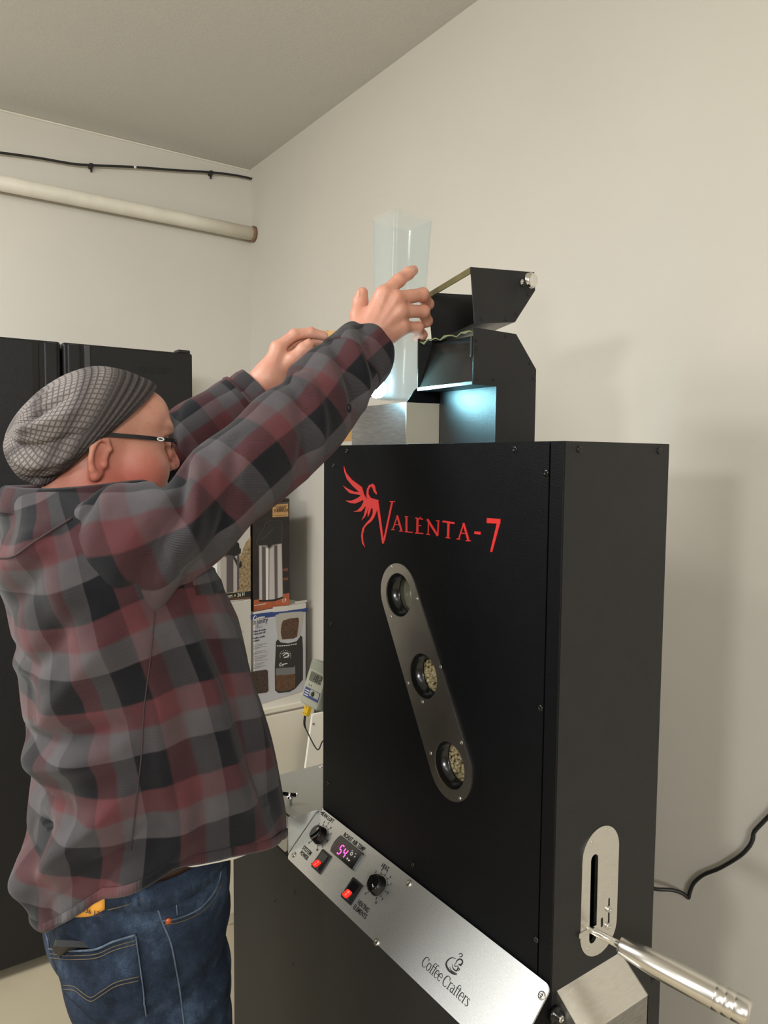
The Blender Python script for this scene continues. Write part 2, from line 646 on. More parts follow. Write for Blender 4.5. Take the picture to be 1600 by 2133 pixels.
gc = lambda l: PX(f, CR(l, 510, 1240, 8.888))
decal('printed_background', f, [[(.003, .003), (W - .003, .003), (W - .003, H * .90), (.003, H * .90)]], 'print_pale', g, .0003)
decal('blue_band', f, [gc([(108, 362), (300, 332), (560, 300), (800, 282), (1000, 258), (1172, 230), (1172, 300), (900, 330), (640, 385), (400, 415), (112, 450)])], 'print_blue', g, .0006)
decal('blank_flap', f, [gc([(520, 215), (800, 190), (800, 290), (520, 312)])], 'card_white', g, .0009)
decal('hopper_picture', f, [gc([(560, 375), (640, 335), (860, 310), (1060, 300), (1105, 325), (1085, 420), (1030, 745), (900, 800), (640, 840), (605, 800), (575, 560)])], 'print_glass', g, .0012)
decal('bean_picture', f, [gc([(700, 470), (820, 430), (990, 410), (1000, 480), (965, 760), (900, 800), (690, 815), (660, 690), (672, 560)])], 'print_beans', g, .0016)
decal('grinder_picture', f, [gc([(575, 860), (610, 815), (660, 870), (800, 890), (960, 850), (1035, 745), (1062, 770), (1072, 1000), (1072, 1560), (930, 1730), (820, 1790), (620, 1810), (560, 1760), (555, 1350), (570, 1000)])], 'print_dark', g, .0014)
decal('ground_coffee_picture', f, [gc([(570, 1480), (780, 1470), (930, 1450), (925, 1700), (800, 1760), (630, 1775), (572, 1730)])], 'print_ground', g, .0018)
decal('grinder_window', f, [gc([(570, 1350), (900, 1330), (925, 1300), (930, 1450), (780, 1470), (570, 1480)])], 'print_grey', g, .0017)
e_ = [stroke(gc(arc(745, 1110, 70, 48, 200, 420, 16)), [.001, .004, .001]), stroke(gc([(700, 1120), (745, 1085), (800, 1080)]), .003), stroke(gc([(720, 1150), (770, 1140), (805, 1105)]), .004)]
e_ += [stroke(gc([(745 + 95 * math.cos(t), 1115 - 90 * math.sin(t)), (745 + 106 * math.cos(t), 1115 - 101 * math.sin(t))]), .002) for t in np.linspace(-.3, 3.4, 11)]
e_ += [stroke(gc([(590 + 42 * i, 945 - 4 * i - .45 * (i - 4) ** 2 * 1.2), (618 + 42 * i, 941 - 4 * i - .45 * (i - 3) ** 2 * 1.2)]), .003) for i in range(9)]
decal('dial_print', f, e_, 'print_white', g, .0022)
decal('dark_bean_picture', f, [gc([(110, 1430), (200, 1400), (390, 1375), (425, 1395), (435, 1770), (400, 1800), (200, 1825), (150, 1820)])], 'print_darkbeans', g, .0012)
x_, y_ = f.px(529, 1286)
sl = math.atan2(-.0, 1)


def script(fr, pts, wd, sc, x, y):
    return stroke([(x + a * sc, y + b * sc) for a, b in catmull([np.array(p) for p in pts], 40)], wd)


# brand scripts: a swung capital with small letters after it
for nm, (sx, sy), sc in (('brand_script', f.px(528, 1291), .0115), ('brand_script', f.px(582, 1387), .0085)):
    decal(nm, f, [script(f, [(1.2, .9), (.6, 1.25), (0, .6), (.2, -.1), (.9, .1), (1.3, .5)], [.0012, .0022, .0026, .0016], sc, sx, sy),
                  script(f, [(1.3, .4), (1.55, 0), (1.75, .5), (1.8, -.7), (2.0, .5), (2.3, .1), (2.4, .5), (2.6, .45), (2.75, .1), (3.0, .5), (3.15, .1), (3.35, .5), (3.5, .05), (3.75, .5), (4.0, .1), (4.25, .5), (4.35, .1), (4.6, .2)], .0014, sc, sx, sy)], 'print_white', g, .0024)
sx, sy = f.px(526, 1302)
text('title', f, 'in', sx, sy, .030, 'print_grey', g, xs=.8, h=.0009)
text('title', f, 'finity', sx + .0215, sy, .030, 'print_navy', g, xs=.86, h=.0009)
sx, sy = f.px(530, 1311)
decal('plus_script', f, [script(f, [(0, 0), (.4, .9), (.9, 1.1), (1.0, .7), (.5, .4), (.9, .2), (1.2, 1.3), (1.2, .1), (1.6, .5), (1.7, .1), (2, .5), (2.1, .1), (2.6, .5), (2.4, .1)], .0008, .014, sx, sy)], 'print_grey', g, .0009)
for i, (s_, y0) in enumerate((('Molino de muelas', 1318), ('cónicas para café', 1323.5), ('Moulin à meules', 1332), ('coniques', 1337.5))):
    sx, sy = f.px(526.5, y0)
    text('subtitle', f, s_, sx, sy, .0108, 'print_navy', g, xs=.80, h=.0009)
ln = []
for i in range(15):
    y0 = 1344 + i * 3.15 + (i > 3) * 2 + (i > 10) * 3
    ln.append(stroke(PX(f, [(527.5, y0), (527.5 + (28, 20, 26, 12, 27, 30, 8, 29, 27, 21, 31, 24, 18, 27, 15)[i], y0 - 4.0)]), .0013))
decal('small_print', f, ln, 'print_grey', g, .0008)
decal('carton_edge', f, [[(W - .0042, .004), (W - .0008, .004), (W - .0008, H - .02), (W - .0042, H - .02)]], 'print_dark', g, .0006)
decal('tape_flap', f, [gc([(800, 190), (935, 150), (930, 115), (1140, 85), (1160, 120), (960, 158), (860, 185)])], 'card_side', g, .0012)

# tall carafe carton on the grinder carton
c2, f, W, H = carton('carafe_box', (-2.502, 1.147), (-2.545, 1.318), .17, 1.1375, 1.548, 'print_choc', 'black thermal carafe carton with orange base and kraft label, on the grinder carton')
cc = lambda l: PX(f, CR(l, 430, 1030, 8.421))
decal('orange_base', f, [[(.002, .002), (W - .002, .002), (W - .002, .048), (.002, .043)]], 'print_orange', c2, .0003)
for q in ([(1345, 1300), (1430, 1290), (1430, 1340), (1345, 1345)], [(1345, 1465), (1430, 1455), (1430, 1500), (1345, 1505)]):
    decal('red_glow_print', f, [cc(q)], 'print_brown', c2, .0004)
for nm, pts, m_ in (('carafe_picture', [(918, 880), (1322, 860), (1342, 1790), (1130, 1845), (925, 1850)], 'print_steel_m'),
                    ('carafe_shine', [(930, 900), (965, 900), (972, 1850), (930, 1845)], 'print_steel_l'), ('carafe_shine', [(1040, 930), (1085, 950), (1080, 1848), (1045, 1850)], 'print_white'),
                    ('carafe_shine', [(1110, 960), (1180, 910), (1195, 1835), (1100, 1845)], 'print_steel_l'), ('carafe_shine', [(1245, 880), (1310, 870), (1330, 1790), (1250, 1820)], 'print_steel_l'),
                    ('carafe_shade', [(972, 910), (1030, 930), (1036, 1850), (980, 1850)], 'print_steel_d'), ('carafe_shade', [(1190, 900), (1238, 890), (1246, 1822), (1200, 1832)], 'print_steel_d'),
                    ('carafe_foot', [(918, 1850), (1130, 1845), (1342, 1788), (1340, 1820), (1200, 1870), (930, 1885)], 'print_black'),
                    ('carafe_head', [(880, 880), (890, 760), (950, 620), (1040, 560), (1060, 500), (1180, 460), (1290, 470), (1318, 500), (1325, 855), (1150, 890), (1100, 960), (1060, 890), (940, 895)], 'print_dark')):
    decal(nm, f, [cc(pts)], m_, c2, .0008 if 'sh' not in nm else .0012)
decal('head_outline', f, [stroke(cc(catmull([np.array(q) for q in ((875, 880), (905, 730), (1000, 590), (1050, 495), (1190, 450), (1310, 480), (1325, 700), (1318, 850))], 40)), .0011),
                          stroke(cc([(900, 800), (1020, 760), (1110, 660), (1190, 570)]), [.0006, .002, .0006])], 'print_steel_d', c2, .0016)
decal('kraft_label', f, [cc([(1160, 182), (1432, 160), (1435, 385), (1160, 400)])], 'print_kraft', c2, .0006)
sl = math.radians(2.2)
for s_, p, sz in (('CARAFE', (575.5, 1061.3), .0150), ('THERMIQUE', (570.3, 1067.2), .0150)):
    sx, sy = f.px(*p)
    text('label_text', f, s_, sx, sy, sz, 'print_black', c2, h=.0010, xs=.86)
for q in ([(1175, 210), (1420, 195)], [(1190, 375), (1400, 360)]):
    decal('label_rule', f, [stroke(cc(q), .001)], 'print_black', c2, .0010)
sx, sy = f.px(561, 1062.5)
text('brand_text', f, 'Primula', sx, sy, .027, 'print_white', c2, align='RIGHT', h=.0006, xs=.85)
sx, sy = f.px(587, 1255)
text('volume_text', f, '1.9', sx, sy, .020, 'print_white', c2, h=.0008, xs=.9)
decal('small_print', f, [stroke(cc([(835, 1950), (1040, 1915)]), .002)], 'print_white', c2, .0008)
decal('lid_rim', f, [[(.002, H - .018), (W - .002, H - .018), (W - .002, H - .014), (.002, H - .014)]], 'print_steel_d', c2, .0006)

# white carton beside the grinder carton
w1, f, W, H = carton('plain_white_box', (-2.458, .992), (-2.495, 1.135), .12, CZ, 1.1870, 'card_white', 'plain white carton with faint lines, beside the grinder carton')
for q in ([(495, 1319), (508, 1316)], [(497, 1340), (507, 1339)]):
    decal('faint_line', f, [stroke(PX(f, q), .0014)], 'print_grey', w1, .0005)
decal('print_dot', f, [stroke(PX(f, [(494, 1326), (497, 1325.5)]), .003)], 'print_dark', w1, .0005)

# airpot carton on the white carton
a1, f, W, H = carton('airpot_box', (-2.461, .990), (-2.497, 1.135), .12, 1.1876, 1.62, 'card_white', 'cream airpot carton printed with coffee beans, on the plain white carton')
decal('bean_print', f, [PX(f, [(498, 1165), (512, 1130), (522, 1118), (522, 1233), (470, 1238), (470, 1215), (497, 1210)])], 'print_tanbeans', a1, .0003)
random.seed(4)
bl = []
for i in range(70):
    x, y = random.uniform(499, 521), random.uniform(1135, 1231)
    if y < 1135 + (521 - x) * 1.6: continue
    an = random.uniform(0, 180)
    bl.append(stroke(PX(f, [(x + 1.9 * math.cos(math.radians(an + t)) * (1 if t else 1), y + 1.9 * math.sin(math.radians(an + t))) for t in (0, 60, 120, 180)]), .0009))
decal('bean_outline', f, bl, 'print_ground', a1, .0006)
decal('black_band', f, [PX(f, [(440, 1248), (440, 1240), (522, 1231), (522, 1243)])], 'print_black', a1, .0007)
decal('bean_edge', f, [PX(f, [(440, 1254), (440, 1248), (522, 1243), (522, 1247)])], 'print_ground', a1, .0006)
sx, sy = f.px(494, 1243)
text('band_text', f, '36 H', sx, sy - .001, .021, 'print_white', a1, h=.0011, xs=.78)
sx, sy = f.px(473.5, 1245.5)
text('band_text', f, 'EEPS', sx, sy, .013, 'print_white', a1, h=.0011, xs=.85)
sx, sy = f.px(489, 1240.5)
decal('snow_mark', f, [stroke([(sx - .005 * math.cos(t), sy - .005 * math.sin(t)), (sx + .005 * math.cos(t), sy + .005 * math.sin(t))], .0015) for t in (0, .785, 1.57, 2.36)], 'print_kraft', a1, .0011)
for nm, pts, m_ in (('airpot_picture', [(235, 1050), (575, 1060), (565, 1660), (500, 1720), (250, 1735)], 'print_steel_l'), ('airpot_shade', [(350, 1080), (470, 1085), (470, 1715), (350, 1725)], 'print_steel_d'),
                    ('airpot_shade', [(535, 1060), (575, 1060), (568, 1660), (535, 1690)], 'print_steel_d'),
                    ('airpot_head', [(110, 1020), (130, 960), (240, 860), (350, 795), (500, 800), (570, 860), (580, 940), (605, 950), (600, 1030), (575, 1050), (500, 1085), (350, 1105), (270, 1085), (240, 1040), (130, 1050)], 'print_black'),
                    ('airpot_handle', [(455, 1090), (490, 1085), (580, 1215), (590, 1165), (612, 1180), (620, 1260), (590, 1290), (540, 1275)], 'print_black')):
    decal(nm, f, [cc(pts)], m_, a1, .0009 if 'shade' not in nm else .0012)
# ------------------------------------------------------------------ coffee roaster
TX0, TX1, TY0, TY1, TZ0, TZ1 = -1.28, -.663, .74, .959, .992, 1.725
ro = thing('coffee_roaster', (-1.07, .82, 0), 'tall black coffee roaster with red firebird emblem, round bean windows and silver control panel', 'coffee roaster')
TF = Frame((0, TY0 - .003, 0), (1, 0, 0), (0, 0, 1))          # outer face of the front cover
SF = Frame((TX1, 0, 0), (0, 1, 0), (0, 0, 1))                 # right side face
wins = [TF.px(832.5, 1239), TF.px(883.5, 1408), TF.px(938, 1594)]
WR = .0385
hole = [arc(cx, cy, WR, WR, 0, 360, 40)[:-1] for cx, cy in wins]
SEAM = -.687
zf0 = .905


def screws(parent, fr, pts, r, m, h=.45):
    for x, y in pts:
        a, b = fr.px(x, y)
        screw(fr.p(a, b, 0), fr.n, r, m, parent, h=h)


# tower sheet-metal skin
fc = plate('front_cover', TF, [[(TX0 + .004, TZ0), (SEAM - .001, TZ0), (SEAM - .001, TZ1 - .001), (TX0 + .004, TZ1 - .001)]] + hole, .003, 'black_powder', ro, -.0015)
screws(fc, TF, ((723, 940), (1073, 936), (1138, 985), (1126, 1475), (1117, 1957), (695, 970), (690, 1300), (684, 1632), (860, 1800)), .0048, 'black_gloss')
box('corner_flange', (SEAM + .001, TY0 - .003, TZ0 - .10), (TX1, TY0, TZ1), 'black_powder', ro, .0006, 1)
box('edge_flange', (TX0, TY0 - .002, TZ0), (TX0 + .003, TY0, TZ1), 'black_powder', ro, .0004, 1)
sl0, sl1 = SF.px(1236, 1786), SF.px(1232, 1952)
slot = stadium(sl0[0], sl0[1] - .002, sl1[0], sl1[1], .0075, 8)
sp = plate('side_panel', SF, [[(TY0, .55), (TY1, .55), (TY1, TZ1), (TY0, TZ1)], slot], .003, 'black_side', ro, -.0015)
screws(sp, SF, ((1207, 936), (1373, 939)), .0050, 'black_gloss')
box('left_panel', (TX0, TY0, TZ0), (TX0 + .003, TY1, TZ1), 'black_powder', ro)
box('back_panel', (TX0 + .003, TY1 - .003, TZ0), (TX1 - .003, TY1, TZ1), 'black_powder', ro)
bm = bmesh.new()
box_bm(bm, (TX0, TY0 - .002, TZ1 - .003), (TX1 - .0005, TY1, TZ1 + .0005), .0004, 1)
bm_obj('top_panel', bm, 'black_powder', ro)

# base under the tower, its deck to the left, and the black stand
box('base_box', (-1.473, .664, zf0), (-1.285, TY1, .9895), 'black_powder', ro, .001)
box('tower_base', (-1.2845, TY0 + .001, zf0), (TX1 - .004, TY1 - .001, .9915), 'black_powder', ro)
dk = Frame((0, 0, .9895), (1, 0, 0), (0, 1, 0))
deck = plate('deck_plate', dk, [rrect(-1.475, .668, TX0 - .001, TY1, .006)], .0025, 'deck_alu', ro, .0013)
fl = Frame((0, .662, 0), (1, 0, 0), (0, 0, 1))
plate('deck_apron', fl, [[(-1.475, .992), (-1.475, .925), (-1.465, .916), (-1.296, .916), (-1.2875, .924), (-1.2875, .992)]], .003, 'deck_alu', ro)
plate('deck_cheek', Frame((-1.2845, 0, 0), (0, 1, 0), (0, 0, 1)), [[(.662, .918), (.740, .918), (.740, .992), (.662, .992)]], .0015, 'deck_alu', ro, -.0012)
screw((-1.462, .838, .992), (0, 0, 1), .006, 'chrome', deck)
# thumb screw on the deck
tx, ty = at(604, 1676, .992, 2)[:2]
ts = lathe('thumb_screw', (tx, ty, .991), (tx, ty, 1.012), [(0, .0052), (.6, .0046), (.62, .007), (.8, .0075), (1, .006)], 'chrome', ro, 16)
bm = bmesh.new()
for s in (-1, 1):
    box_bm(bm, (tx + s * .0085 - .0085, ty - .0022, 1.0085), (tx + s * .0085 + .0085, ty + .0022, 1.0190), .0020, 2)
for v in bm.verts:
    d = Vector((v.co[0] - tx, v.co[1] - ty))
    c, sn = math.cos(.75), math.sin(.75)
    v.co[0], v.co[1] = tx + d[0] * c - d[1] * sn, ty + d[0] * sn + d[1] * c
bm_obj('wing', bm, 'chrome', ts)
st = box('stand', (-1.575, .668, 0), (TX1 - .002, TY1 + .03, zf0), 'black_side', ro, .003)
BF = Frame((0, .668, 0), (1, 0, 0), (0, 0, 1))
screws(st, BF, ((613, 1860), (572, 1876), (609, 2008)), .0036, 'black_gloss')

# sloping control panel
P0 = (-1.283, .7365, .992)
CP = Frame(P0, (1, 0, 0), (0, .076, .08))
PW, PH = .624, .1125
pn = plate('control_panel', CP, [rrect(0, -PH, PW, .0, .010)], .003, 'alu_panel', ro, .0015)
bm = bmesh.new()
for x in (.0, PW - .004):
    V = [CP.p(x, 0, -.001), CP.p(x, -PH, -.001), np.array([P0[0] + x, .7365, zf0 + .005]), np.array([P0[0] + x, .664, zf0 + .005])]
b0 = [bm.verts.new(CP.p(.004, -.002, 0)), bm.verts.new(CP.p(PW - .004, -.002, 0)), bm.verts.new(CP.p(PW - .004, -PH + .002, 0)), bm.verts.new(CP.p(.004, -PH + .002, 0)),
      bm.verts.new((P0[0] + .004, .7385, .905)), bm.verts.new((P0[0] + PW - .004, .7385, .905))]
for q in ((0, 1, 2, 3), (0, 4, 5, 1), (0, 3, 4), (1, 5, 2), (3, 2, 5, 4)):
    bm.faces.new([b0[i] for i in q])
bm_obj('panel_wedge', bm, 'black_powder', ro)
CT = Frame(CP.p(0, 0, .003), CP.ex, CP.ey)
screws(pn, CT, ((671, 1688), (612, 1780), (852, 1840), (785, 1962), (1129, 2074)), .0058, 'steel')


for s_, x, y in (('BEAN LOFT', .0135, .0105), ('ROAST AIR TEMP.', .1045, .0155), ('HEAT', .2335, .0165), ('SYSTEM', .0250, .0815), ('POWER', .0275, .0915), ('HEATING', .2325, .0875), ('ELEMENTS', .2300, .0975)):
    wd = {'BEAN LOFT': .0455, 'ROAST AIR TEMP.': .0735, 'HEAT': .0200, 'SYSTEM': .0320, 'POWER': .0300, 'HEATING': .0330, 'ELEMENTS': .0390}[s_]
    t_o = text('panel_text', CT, s_, x, -y, .0112, 'print_black', pn, h=.0003, th=.0002, bold=.012)
    w0 = max(v.co[0] for v in t_o.data.vertices) - CT.p(x, 0)[0]
    for v in t_o.data.vertices: v.co[0] = CT.p(x, 0)[0] + (v.co[0] - CT.p(x, 0)[0]) * wd / w0
for (kx, ky), a_ptr in (((667, 1741), 62), ((788, 1845.5), -28)):
    x, y = CT.px(kx, ky)
    # base skirt, grip body with a pointer rib, scale marks around it
    kb = lathe('dial_knob', CT.p(x, y, 0), CT.p(x, y, .016), [(0, .0172), (.10, .0172), (.16, .0160), (.85, .0150), (.97, .0138), (1, .0120)], 'black_gloss', ro, 32)
    ca, sa = math.cos(math.radians(a_ptr)), math.sin(math.radians(a_ptr))
    decal('knob_grip', Frame(CT.p(x, y, .0158), CT.ex, CT.ey), [stroke([(-.0118 * ca, -.0118 * sa), (0, 0), (.0118 * ca, .0118 * sa)], [.006, .0085, .006])], 'black_gloss', kb, .003, 0)
    decal('pointer_line', Frame(CT.p(x, y, .0158), CT.ex, CT.ey), [stroke([(.006 * ca, .006 * sa), (.0116 * ca, .0116 * sa)], .0014)], 'print_white', kb, .0035, .001)
    marks = []
    for i in range(11):
        t = math.radians(235 - 29 * i)
        marks.append(stroke([(x + .0185 * math.cos(t), y + .0185 * math.sin(t)), (x + .0235 * math.cos(t), y + .0235 * math.sin(t))], .0011))
        text('scale_digit', CT, str(i), x + .0275 * math.cos(t), y + .0275 * math.sin(t) - .0022, .0066, 'print_black', pn, 'CENTER', h=.0003, th=.0002)
        for k in (1, 2, 3, 4):
            if i < 10:
                t2 = t - math.radians(29) * k / 5
                marks.append(stroke([(x + .0195 * math.cos(t2), y + .0195 * math.sin(t2)), (x + .0205 * math.cos(t2), y + .0205 * math.sin(t2))], .0007))
    decal('scale_marks', CT, marks, 'print_black', pn, .0004)

mat('red_lamp', srgb(190, 20, 16), .3, emit=srgb(255, 45, 30), estr=1.1)
mat('digit_glow', srgb(255, 60, 150), .3, emit=srgb(255, 70, 165), estr=3.2)
mat('digit_dim', srgb(70, 10, 34), .3, emit=srgb(200, 20, 90), estr=.10)
# rocker switches
for q in (((673, 1768), (692, 1784), (667, 1823), (650, 1805)), ((736, 1827), (758, 1845), (732, 1889), (712, 1868))):
    c = [CT.px(*p) for p in q]
    x0, x1 = (c[0][0] + c[3][0]) / 2, (c[1][0] + c[2][0]) / 2
    y1, y0 = (c[0][1] + c[1][1]) / 2, (c[2][1] + c[3][1]) / 2
    sw = decal('rocker_switch', CT, [rrect(x0, y0, x1, y1, .002)], 'black_plastic', ro, .0022, 0)
    xm = (x0 + x1) / 2
    V, F = [], []
    zz = [(y1 - .004, .0025), (y1 - .004, .004), ((y0 + y1) / 2 - .001, .0048), (y0 + .004, .0105), (y0 + .004, .0022)]
    for xx in (x0 + .0065, x1 - .0065):
        for a, b in zz: V.append(CT.p(xx, a, b))
    n = len(zz)
    F = [list(range(n)), list(range(2 * n - 1, n - 1, -1))] + [[i, n + i, n + (i + 1) % n, (i + 1) % n] for i in range(n)]
    bm = bmesh.new()
    vs_ = [bm.verts.new(v) for v in V]
    for ff in F: bm.faces.new([vs_[i] for i in ff])
    bm_obj('rocker_guard', bm, 'black_gloss', sw)
    fr2 = Frame(CT.p(xm, (y0 + y1) / 2 - .001, .0048), CT.ex, CT.p(0, 0, .0048) - CT.p(0, -((y1 - y0) / 2 - .005), .0105))
    L = (y1 - y0) / 2 - .004
    decal('lit_rocker', fr2, [rrect(-.0078, -L * 1.00, .0078, -.0005, .004)], 'red_lamp', sw, .0012, -.001)
    decal('rocker_mark', fr2, [stroke([(0, -L * .55), (0, -L * .85)], .0012)] + ring_polys(0, -L * .28, .0016, .0016, .0008, 10), 'print_white', sw, .0016, .0005)
# temperature display
c = [CT.px(*p) for p in ((716, 1744), (763, 1782), (740, 1817), (697, 1778))]
x0, x1, y1, y0 = .1005, .179, c[0][1], c[2][1]
ds = decal('temperature_display', CT, [[(x0 + .004, y0)] + arc(x1 - .001, y0 + .003, .003, .003, -90, 0, 4) + arc(x1 - .001, y1 - .003, .003, .003, 0, 90, 4) + [(x0 + .004, y1), (x0, y1 - .006), (x0 - .002, (y0 + y1) / 2), (x0, y0 + .006)]], 'black_gloss', ro, .005, 0)
DD = Frame(CT.p(0, 0, .005), CT.ex, CT.ey)


def seg7(x, y, wd, ht, segs, g=.0016):
    P = {'a': ((0, 1), (1, 1)), 'b': ((1, 1), (1, .5)), 'c': ((1, .5), (1, 0)), 'd': ((0, 0), (1, 0)), 'e': ((0, .5), (0, 0)), 'f': ((0, 1), (0, .5)), 'g': ((0, .5), (1, .5))}
    out = []
    for s in segs:
        (ax, ay), (bx, by) = P[s]
        sk = .18 * wd
        A = np.array([x + ax * wd + sk * ay, y + ay * ht])
        B = np.array([x + bx * wd + sk * by, y + by * ht])
        d = (B - A) / np.linalg.norm(B - A) * g * .55
        out.append(stroke([A + d, B - d], g))
    return out


dx, dy = .121, -.0455
decal('lit_digit', DD, seg7(dx + .001, dy, .0085, .0165, 'afgcd', .0020), 'digit_glow', ds, .0004)
decal('lit_digit', DD, seg7(dx + .0150, dy, .0085, .0165, 'fgbc', .0020), 'digit_glow', ds, .0004)
decal('unlit_digit', DD, seg7(dx - .013, dy, .0085, .0165, 'abcdefg', .0016), 'digit_dim', ds, .0003)
decal('display_keys', DD, ring_polys(.158, -.0305, .0028, .0028, .0016, 12) + [arc(.1555, -.0415, .0020, .0020, 0, 360, 10)[:-1], arc(.1625, -.0425, .0026, .0020, 20, 230, 10), stroke([(.1655, -.0262), (.1690, -.0262)], .0012), stroke([(.1680, -.0320), (.1705, -.0300)], .0014), stroke([(.1535, -.0255), (.1560, -.0255)], .0010)], 'print_white', ds, .0004)

# serif lettering of the maker's name, drawn stroke by stroke (x-height 1)
TH, TK = .075, .15


def gl(ch):
    if ch == 'C':
        return [stroke(arc(.62, .68, .56, .68, 42, 318, 22), [TH, TH, TK, TK * 1.15, TK, TH, TH]), stroke([(1.05, 1.32), (1.03, .98)], [.05, TH])], 1.18
    if ch == 'o':
        p = arc(.45, .5, .38, .48, 0, 360, 20)
        return [stroke([p[i], p[i + 1]], TH + (TK - TH) * abs(math.cos(math.radians(18 * i + 9)))) for i in range(20)], .93
    if ch == 'f':
        return [stroke([(.26, .02), (.26, 1.15)], TK), stroke(arc(.52, 1.15, .26, .32, 180, 50, 8), [TK, TH, TH]), stroke([(.02, .98), (.58, .98)], TH), stroke([(.06, .03), (.50, .03)], TH * .8)], .56
    if ch == 'e':
        return [stroke(arc(.45, .5, .37, .48, 0, 320, 20), [TH, TH, TK, TK, TH, TH]), stroke([(.10, .55), (.82, .55)], TH)], .87
    if ch == 'r':
        return [stroke([(.24, .02), (.24, .95)], TK), stroke(arc(.52, .62, .28, .34, 170, 60, 6), [TH, TH, TK]), stroke([(.02, .03), (.50, .03)], TH * .8), stroke([(.04, .92), (.26, .97)], TH)], .70
    if ch == 'a':
        return [stroke([(.62, .03), (.62, .68)], TK), stroke(arc(.38, .66, .24, .31, 0, 150, 8), [TK, TH, TH]), stroke(arc(.34, .28, .25, .25, 60, 330, 12), [TH, TK, TH]), stroke([(.46, .52), (.64, .58)], TH), stroke([(.62, .05), (.80, .06)], TH)], .84
    if ch == 't':
        return [stroke([(.26, .14), (.26, 1.28)], TK), stroke(arc(.44, .2, .18, .18, 180, 300, 6), [TK, TH, TH]), stroke([(.02, .97), (.56, .97)], TH)], .58
    if ch == 's':
        return [stroke([(p[0], p[1]) for p in catmull([np.array(q) for q in ((.58, .84), (.36, .97), (.12, .78), (.30, .56), (.52, .40), (.58, .18), (.32, .02), (.07, .16))], 24)], [TH, TH, TK, TK, TK, TH, TH])], .66
    return [], .42


def serif(s, x, y, sc, xs):
    out = []
    for ch in s:
        g_, adv = gl(ch)
        for p in g_:
            out.append([(x + a * sc * xs, y + b * sc) for a, b in p])
        x += adv * sc * xs
    return out, x


x0, yb = CT.px(882.5, 2009)[0] - .0045, -.0905
o1, xe = serif('Coffee Crafters', x0, yb, .0108, 1.0)
x_end = CT.px(977, 2090)[0]
o1, xe = serif('Coffee Crafters', x0, yb, .0108, (x_end - x0) / (xe - x0))
decal('maker_name', CT, o1, 'print_black', pn, .0004)
cu = lambda l: [CT.px(860 + a / 5.333, 1950 + b / 5.333) for a, b in catmull([np.array(q, float) for q in l], 30)]
decal('cup_mark', CT, [stroke(cu([(480, 252), (440, 240), (400, 258), (372, 300), (380, 345), (410, 390), (450, 420), (490, 432)]), [.0006, .0012, .0022, .0030, .0030, .0020, .0006]),
                       stroke(cu([(410, 345), (430, 385), (465, 410), (495, 418)]), [.0006, .0022, .0006]), stroke(cu([(440, 315), (450, 360), (485, 385), (505, 350), (500, 335)]), [.0006, .0018, .0022, .0008]),
                       stroke(cu([(505, 385), (520, 370), (508, 352)]), .0012), stroke(cu([(462, 308), (470, 335), (500, 330)]), [.0006, .0014, .0006]),
                       stroke(cu([(475, 312), (490, 275), (520, 255), (548, 268), (550, 300), (530, 320), (510, 312)]), [.0008, .0018, .0022, .0026, .0018]), stroke(cu([(512, 318), (540, 330)]), .0014),
                       stroke(cu([(518, 232), (545, 225), (550, 205), (532, 192), (514, 203)]), [.0008, .0016, .0016, .0012, .0014])], 'print_black', pn, .0004)

# red emblem and name on the tower
EM = lambda l: [TF.px(700 + a / 4.444, 960 + b / 4.444) for a, b in l]
eb = [[(76, 45), (100, 115), (150, 175), (215, 222), (243, 245), (252, 300), (215, 285), (160, 235), (105, 170), (80, 100)], [(68, 230), (120, 262), (170, 285), (235, 288), (248, 322), (195, 310), (130, 298), (95, 262)],
      [(92, 368), (150, 368), (200, 345), (245, 315), (264, 352), (225, 378), (180, 395), (130, 388)], [(162, 470), (200, 458), (235, 425), (260, 375), (288, 400), (262, 440), (235, 468), (195, 472)],
      [(240, 550), (262, 505), (272, 460), (283, 415), (302, 430), (290, 480), (270, 520)], [(298, 522), (297, 480), (308, 425), (330, 430), (318, 480)],
      [(243, 240), (262, 310), (290, 355), (330, 345), (385, 360), (402, 368), (386, 380), (392, 420), (378, 470), (358, 520), (330, 562), (290, 592), (268, 620), (252, 680), (254, 740), (270, 800), (245, 760), (237, 690), (248, 625), (283, 575), (322, 535), (343, 490), (345, 440), (310, 440), (280, 430), (255, 370), (232, 320), (215, 285)],
      [(292, 355), (285, 310), (290, 260), (310, 225), (345, 210), (365, 235), (368, 265), (382, 300), (378, 312), (350, 280), (340, 245), (322, 240), (305, 270), (303, 310), (330, 350)]]
decal('firebird_emblem', TF, [EM(p) for p in eb], 'red_enamel', fc, .0010)
